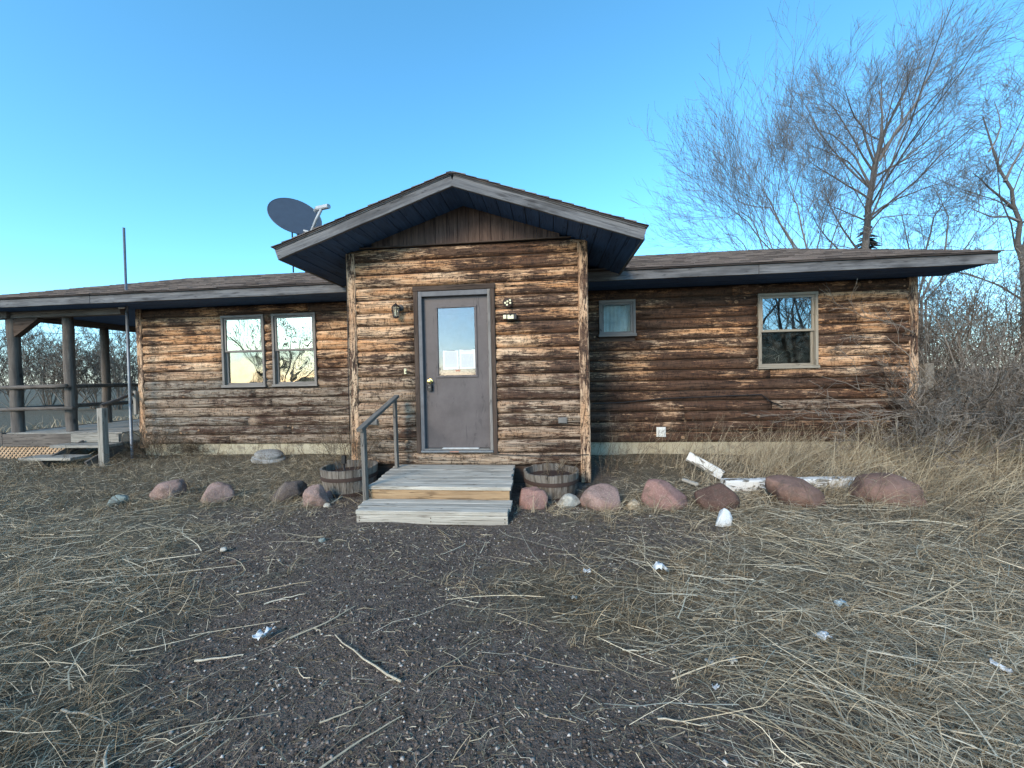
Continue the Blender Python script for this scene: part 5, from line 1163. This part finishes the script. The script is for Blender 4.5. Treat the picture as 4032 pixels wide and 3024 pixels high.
# 4. thin branched weeds
out = {k: [] for k in range(7)}; CW = dict(max=2, n=(5, 3), t0=(.3, .3), ang=(.5, .5), lr=(.45, .5), rr=(.6, .6), wob=.10, trop=.03, rmin=.0011, lmin=.05)
spots = [(g_.uniform(-7.7, -2.9), g_.uniform(5.9, 6.5), g_.uniform(.25, .7)) for k in range(70)] + [(g_.uniform(.7, 5.6), g_.uniform(5.3, 6.4), g_.uniform(.3, .75)) for k in range(60)] + [(g_.uniform(-3.4, -2.8), g_.uniform(5.1, 6.2), g_.uniform(.4, .9)) for k in range(22)] + [(g_.uniform(.55, 1.2), g_.uniform(4.8, 5.6), g_.uniform(.2, .5)) for k in range(14)] + [(g_.uniform(2.5, 8), g_.uniform(2.6, 6), g_.uniform(.3, .8)) for k in range(60)] + [(g_.uniform(-8, -4), g_.uniform(3.6, 6), g_.uniform(.15, .4)) for k in range(45)]
for (x, y, h) in spots: grow(out, (x, y, gzf(x, y) - .01), nrm3((g_.gauss(0, .25) + (.2 if x > 0 else 0), g_.gauss(0, .2), 1)), h, .003, 0, CW)
o = lines_mesh('dry_weeds', sum(out.values(), []), M_WEED, None, 3, (0, 0, 0)); tag(o, 'thin brown branched weeds standing along the walls and in the grass', 'weeds', kind='stuff')
# dry plants in and near the left barrel, dark clump by the pole
CP = dict(CW, n=(5, 4), rmin=.0015)
def dryplant(base, H, n, sp, lab, name='dry_plant', mat=None): return shrub(name, base, H, n, sp, lab, mat or M_WEED, dict(CS, max=2, n=(6, 4), rmin=.0015, stemtrop=.02), 'plant', None, r=.005)
dryplant((BARL[0] - .05, BARL[1] + .05, BARL[2] + .26), .55, 12, .6, 'dry twiggy plant growing in the left barrel planter')
dryplant((BARR[0] + .1, BARR[1] + .05, BARR[2] + .24), .22, 6, .8, 'short dry stems in the right barrel planter')
q = onZ(425, 985, .03); shrub('tumbleweed', (q.x, q.y + .3, .02), .42, 42, 1.4, 'dark dry tumbleweed clump at the left wall', M_WEED, dict(CS, max=2, n=(7, 5), rmin=.0016, stemtrop=-.08), 'weed', r=.004)
q = onZ(345, 990, .03); shrub('dry_bush', (q.x, q.y, .02), .6, 26, 1.3, 'low twiggy dry bush beside the metal pole', M_WEED, dict(CS, max=2, n=(6, 4), rmin=.0016, stemtrop=-.05), 'weed', r=.004)
q = onZ(1900, 985, .03); shrub('dry_bush', (q.x, q.y - .3, .02), .7, 38, 1.2, 'dark dense dry weed mass at the base of the right corner', M_WEED, dict(CS, max=2, n=(7, 4), rmin=.0016, stemtrop=-.06), 'weed', r=.005)
bs = onY(752, 985, 4.55); box_ = thing('planter_stake', (BARL[0] + .03, 4.5, BARL[2] + .2), 'small black stake standing in the left barrel planter', 'stake')
tube('stake', [(BARL[0] + .02, 4.45, BARL[2] + .2), (BARL[0] + .01, 4.45, BARL[2] + .42)], .010, M_BLACK, box_, 6); box('stake_head', BARL[0] - .012, BARL[0] + .035, 4.43, 4.47, BARL[2] + .40, BARL[2] + .5, M_BLACK, box_, .004)
# 5. gravel
N = 82000; y = .8 + 3.6 * rng.random(N) ** 1.9; x = (rng.random(N) * 2 - 1) * 3.0 - .5; k = (rng.random(N) < bare(x, y) ** 1.3 + .12 * (x < .3)) & clear_of_steps(x, y); x, y = x[k], y[k]; N = len(x)
V0, F0 = OCT; s_ = .0023 + .0085 * rng.random(N) ** 3.8; sc = s_[:, None] * np.stack([.8 + .5 * rng.random(N), .8 + .5 * rng.random(N), .5 + .3 * rng.random(N)], 1)
a = rng.random(N) * 6.283; Vj = V0[None] * (1 + .18 * rng.normal(size=(N, len(V0), 1))) * sc[:, None]; ca, sa = np.cos(a)[:, None], np.sin(a)[:, None]
V = np.stack([Vj[..., 0] * ca - Vj[..., 1] * sa + x[:, None], Vj[..., 0] * sa + Vj[..., 1] * ca + y[:, None], Vj[..., 2] + (gz(x, y) + s_ * .25)[:, None]], -1)
Fq = (F0[None] + (np.arange(N) * len(V0))[:, None, None]).reshape(-1, 3)
M_GRAV = m_tint('gravel', [(0, (.04, .032, .029)), (.5, (.14, .112, .097)), (.85, (.29, .235, .20)), (1, (.68, .62, .55))])
tag(add_fast('gravel', fastmesh('gravel', V, Fq, {'tint': np.repeat(rng.random(N) ** 1.15, len(V0))}, True), M_GRAV), 'small dark and pale pebbles on the worn path', 'gravel', kind='stuff')

# ------------------------------------------------------------------ single sticks and scraps that stand out
M_STK = m_tint('pale_stick', [(0, (.42, .36, .26)), (.5, (.52, .45, .33)), (1, (.66, .60, .47))])
def stick(pa, pb, r, lab, bow=.02, forks=0, tint=.5, za=.012, zb=.012, name='dry_stick'):
    a = onZ(*pa, za); b = onZ(*pb, zb); n = 7; P = []
    side = Vector((-(b - a).y, (b - a).x, 0)).normalized()
    for i in range(n):
        f = i / (n - 1); p = a.lerp(b, f) + side * bow * math.sin(math.pi * f) + side * g_.gauss(0, .004); p.z += gzf(p.x, p.y) + .004; P.append(tuple(p))
    rad = [r * (1 - .55 * i / (n - 1)) for i in range(n)]; lines = [(P, rad)]; out = {k: [] for k in range(7)}
    if forks: spawn(out, P, rad, 0, dict(CW, max=1, n=(forks,), ang=(.6,), lr=(.35,), trop=-.02)); lines += out[1]
    V, Q = [], []; o_ = 0; T = []
    for pp, rr_ in lines:
        v_, q_ = tube_arrays(np.array(pp)[None], np.array(rr_)[None], 6); V.append(v_); Q.append(q_ + o_); o_ += len(v_)
    V = np.concatenate(V) - np.array(P[0]); me = fastmesh(name, V, np.concatenate(Q), {'tint': np.full(len(V), tint)}, True)
    return tag(add_fast(name, me, M_STK if tint > .2 else M_WEED, None, Matrix.Translation(Vector(P[0]))), lab, 'stick', 'loose sticks on the yard')
stick((868, 1470), (722, 1376), .006, 'straight grey stick on the gravel slanting down right', .01, 0, .6)
stick((625, 1377), (768, 1316), .005, 'forked pale stick left of the path, curving up right', -.03, 3, .5)
stick((420, 1421), (525, 1410), .006, 'short thick yellow stick on the left gravel edge', 0, 0, .9)
stick((570, 1300), (658, 1282), .005, 'pale double stick lying in the left straw', .01, 1, 1.0)
stick((0, 1278), (290, 1237), .006, 'long pale stalk lying across the far left straw', .01, 0, .9)
stick((290, 1240), (525, 1212), .005, 'second long pale stalk in line along the left straw', .01, 0, .8)
stick((1590, 1345), (1617, 1178), .006, 'yellow-orange stalk standing upright in the right weeds', .04, 4, .7, 0, .0)
stick((1740, 1462), (1892, 1659), .006, 'long pale stalk running off the lower right edge', .02, 0, .8)
stick((1345, 1395), (1410, 1395), .005, 'short pale stick in the weeds right of the path', 0, 0, .8)
stick((1005, 1175), (950, 1198), .004, 'small pale twig on the dirt below the steps', .01, 2, .8)
stick((1025, 1210), (985, 1300), .003, 'thin curved twig in the middle of the path', .03, 1, .4)
stick((310, 1659), (470, 1560), .004, 'slanting thin stalk at the lower left', .01, 1, .6)
stick((690, 1555), (785, 1470 + 50), .004, 'thin stalk on the lower gravel', .01, 0, .4)
stick((690, 1659), (870, 1545), .0045, 'long thin stalk slanting over the bottom gravel', .01, 0, .35)
stick((130, 1528), (240, 1565), .006, 'forked pale stick in the lower left straw', .02, 2, .7)
stick((225, 1659), (245, 1590), .007, 'thick pale stub at the bottom left', .01, 1, .9)
stick((1850, 1470), (1825, 1428), .006, 'short pale stalk piece in the right straw', 0, 0, 1.0)
stick((1650, 1335), (1760, 1300), .004, 'thin pale stalk slanting in the right straw', .01, 0, .7)
stick((1690, 1395), (1845, 1330), .0045, 'long thin stalk crossing the right straw', -.01, 0, .6)
stick((715, 1090), (790, 1040), .008, 'thick pale stick leaning by the left barrel', .01, 1, .9, 0, .06)
stick((1420, 1538), (1530, 1560), .004, 'pale stalk at the lower right gravel edge', 0, 0, .7)
M_PAPER = m_plain('crumpled_white_paper', (.66, .70, .72), .8, .2, 0, .12, 30)
def scrap(u, v, wpx, lab, mat=None, seed=0):
    q = onZ(u, v, .03); d = (q - CAM).dot(F_); wd = wpx * d / 830; g = np.random.default_rng(seed); n = 7
    X, Yy = np.meshgrid(np.linspace(-.5, .5, n), np.linspace(-.5, .5, n)); Z = g.normal(0, .16, (n, n)) + .25 * np.cos(X * 5 + g.random() * 6)
    X = X + g.normal(0, .07, (n, n)); Yy = (Yy + g.normal(0, .07, (n, n))) * .8; Z -= Z.min(); V = np.stack([X * wd, Yy * wd, Z * wd * .8], -1)
    idx = np.arange(n * n).reshape(n, n); Q = np.stack([idx[:-1, :-1], idx[:-1, 1:], idx[1:, 1:], idx[1:, :-1]], -1).reshape(-1, 4)
    o = add_fast('paper_scrap', fastmesh('paper_scrap', V, Q), mat or M_PAPER, None, Matrix.Translation((q.x, q.y, gzf(q.x, q.y) + .012))); md = o.modifiers.new('thickness', 'SOLIDIFY'); md.thickness = .0012
    tag(o, lab, 'paper scrap', 'litter scraps in the yard')
scrap(567, 1368, 30, 'crumpled white paper scrap on the left of the gravel', seed=1)
scrap(1425, 1222, 26, 'crumpled white paper scrap in the middle of the right straw', seed=2)
scrap(1268, 1228, 13, 'tiny white scrap just right of the path', seed=3)
scrap(1818, 1294, 22, 'pale blue-white scrap far right in the straw', m_plain('bluish_plastic', (.45, .58, .64), .5), 4)
scrap(1780, 1372, 24, 'white scrap below the pale blue one on the right', seed=5)
scrap(1582, 1424, 16, 'dull pale leaf-like scrap in the lower right weeds', m_plain('grey_leaf', (.38, .38, .34), .8), 6)
scrap(1533, 1424, 16, 'dull pale leaf-like scrap left of its twin in the lower weeds', m_plain('grey_leaf', (.38, .38, .34), .8), 7)
scrap(2160, 1437, 28, 'white scrap at the far lower right', seed=8)
scrap(1545, 1622 - 150, 12, 'tiny pale scrap on the right gravel edge', seed=9)
scrap(355, 1645, 22, 'white scrap at the bottom left edge', seed=10)
scrap(1240, 1282, 12, 'tiny grey scrap at the tuft beside the path', m_plain('grey_leaf', (.38, .38, .34), .8), 11)
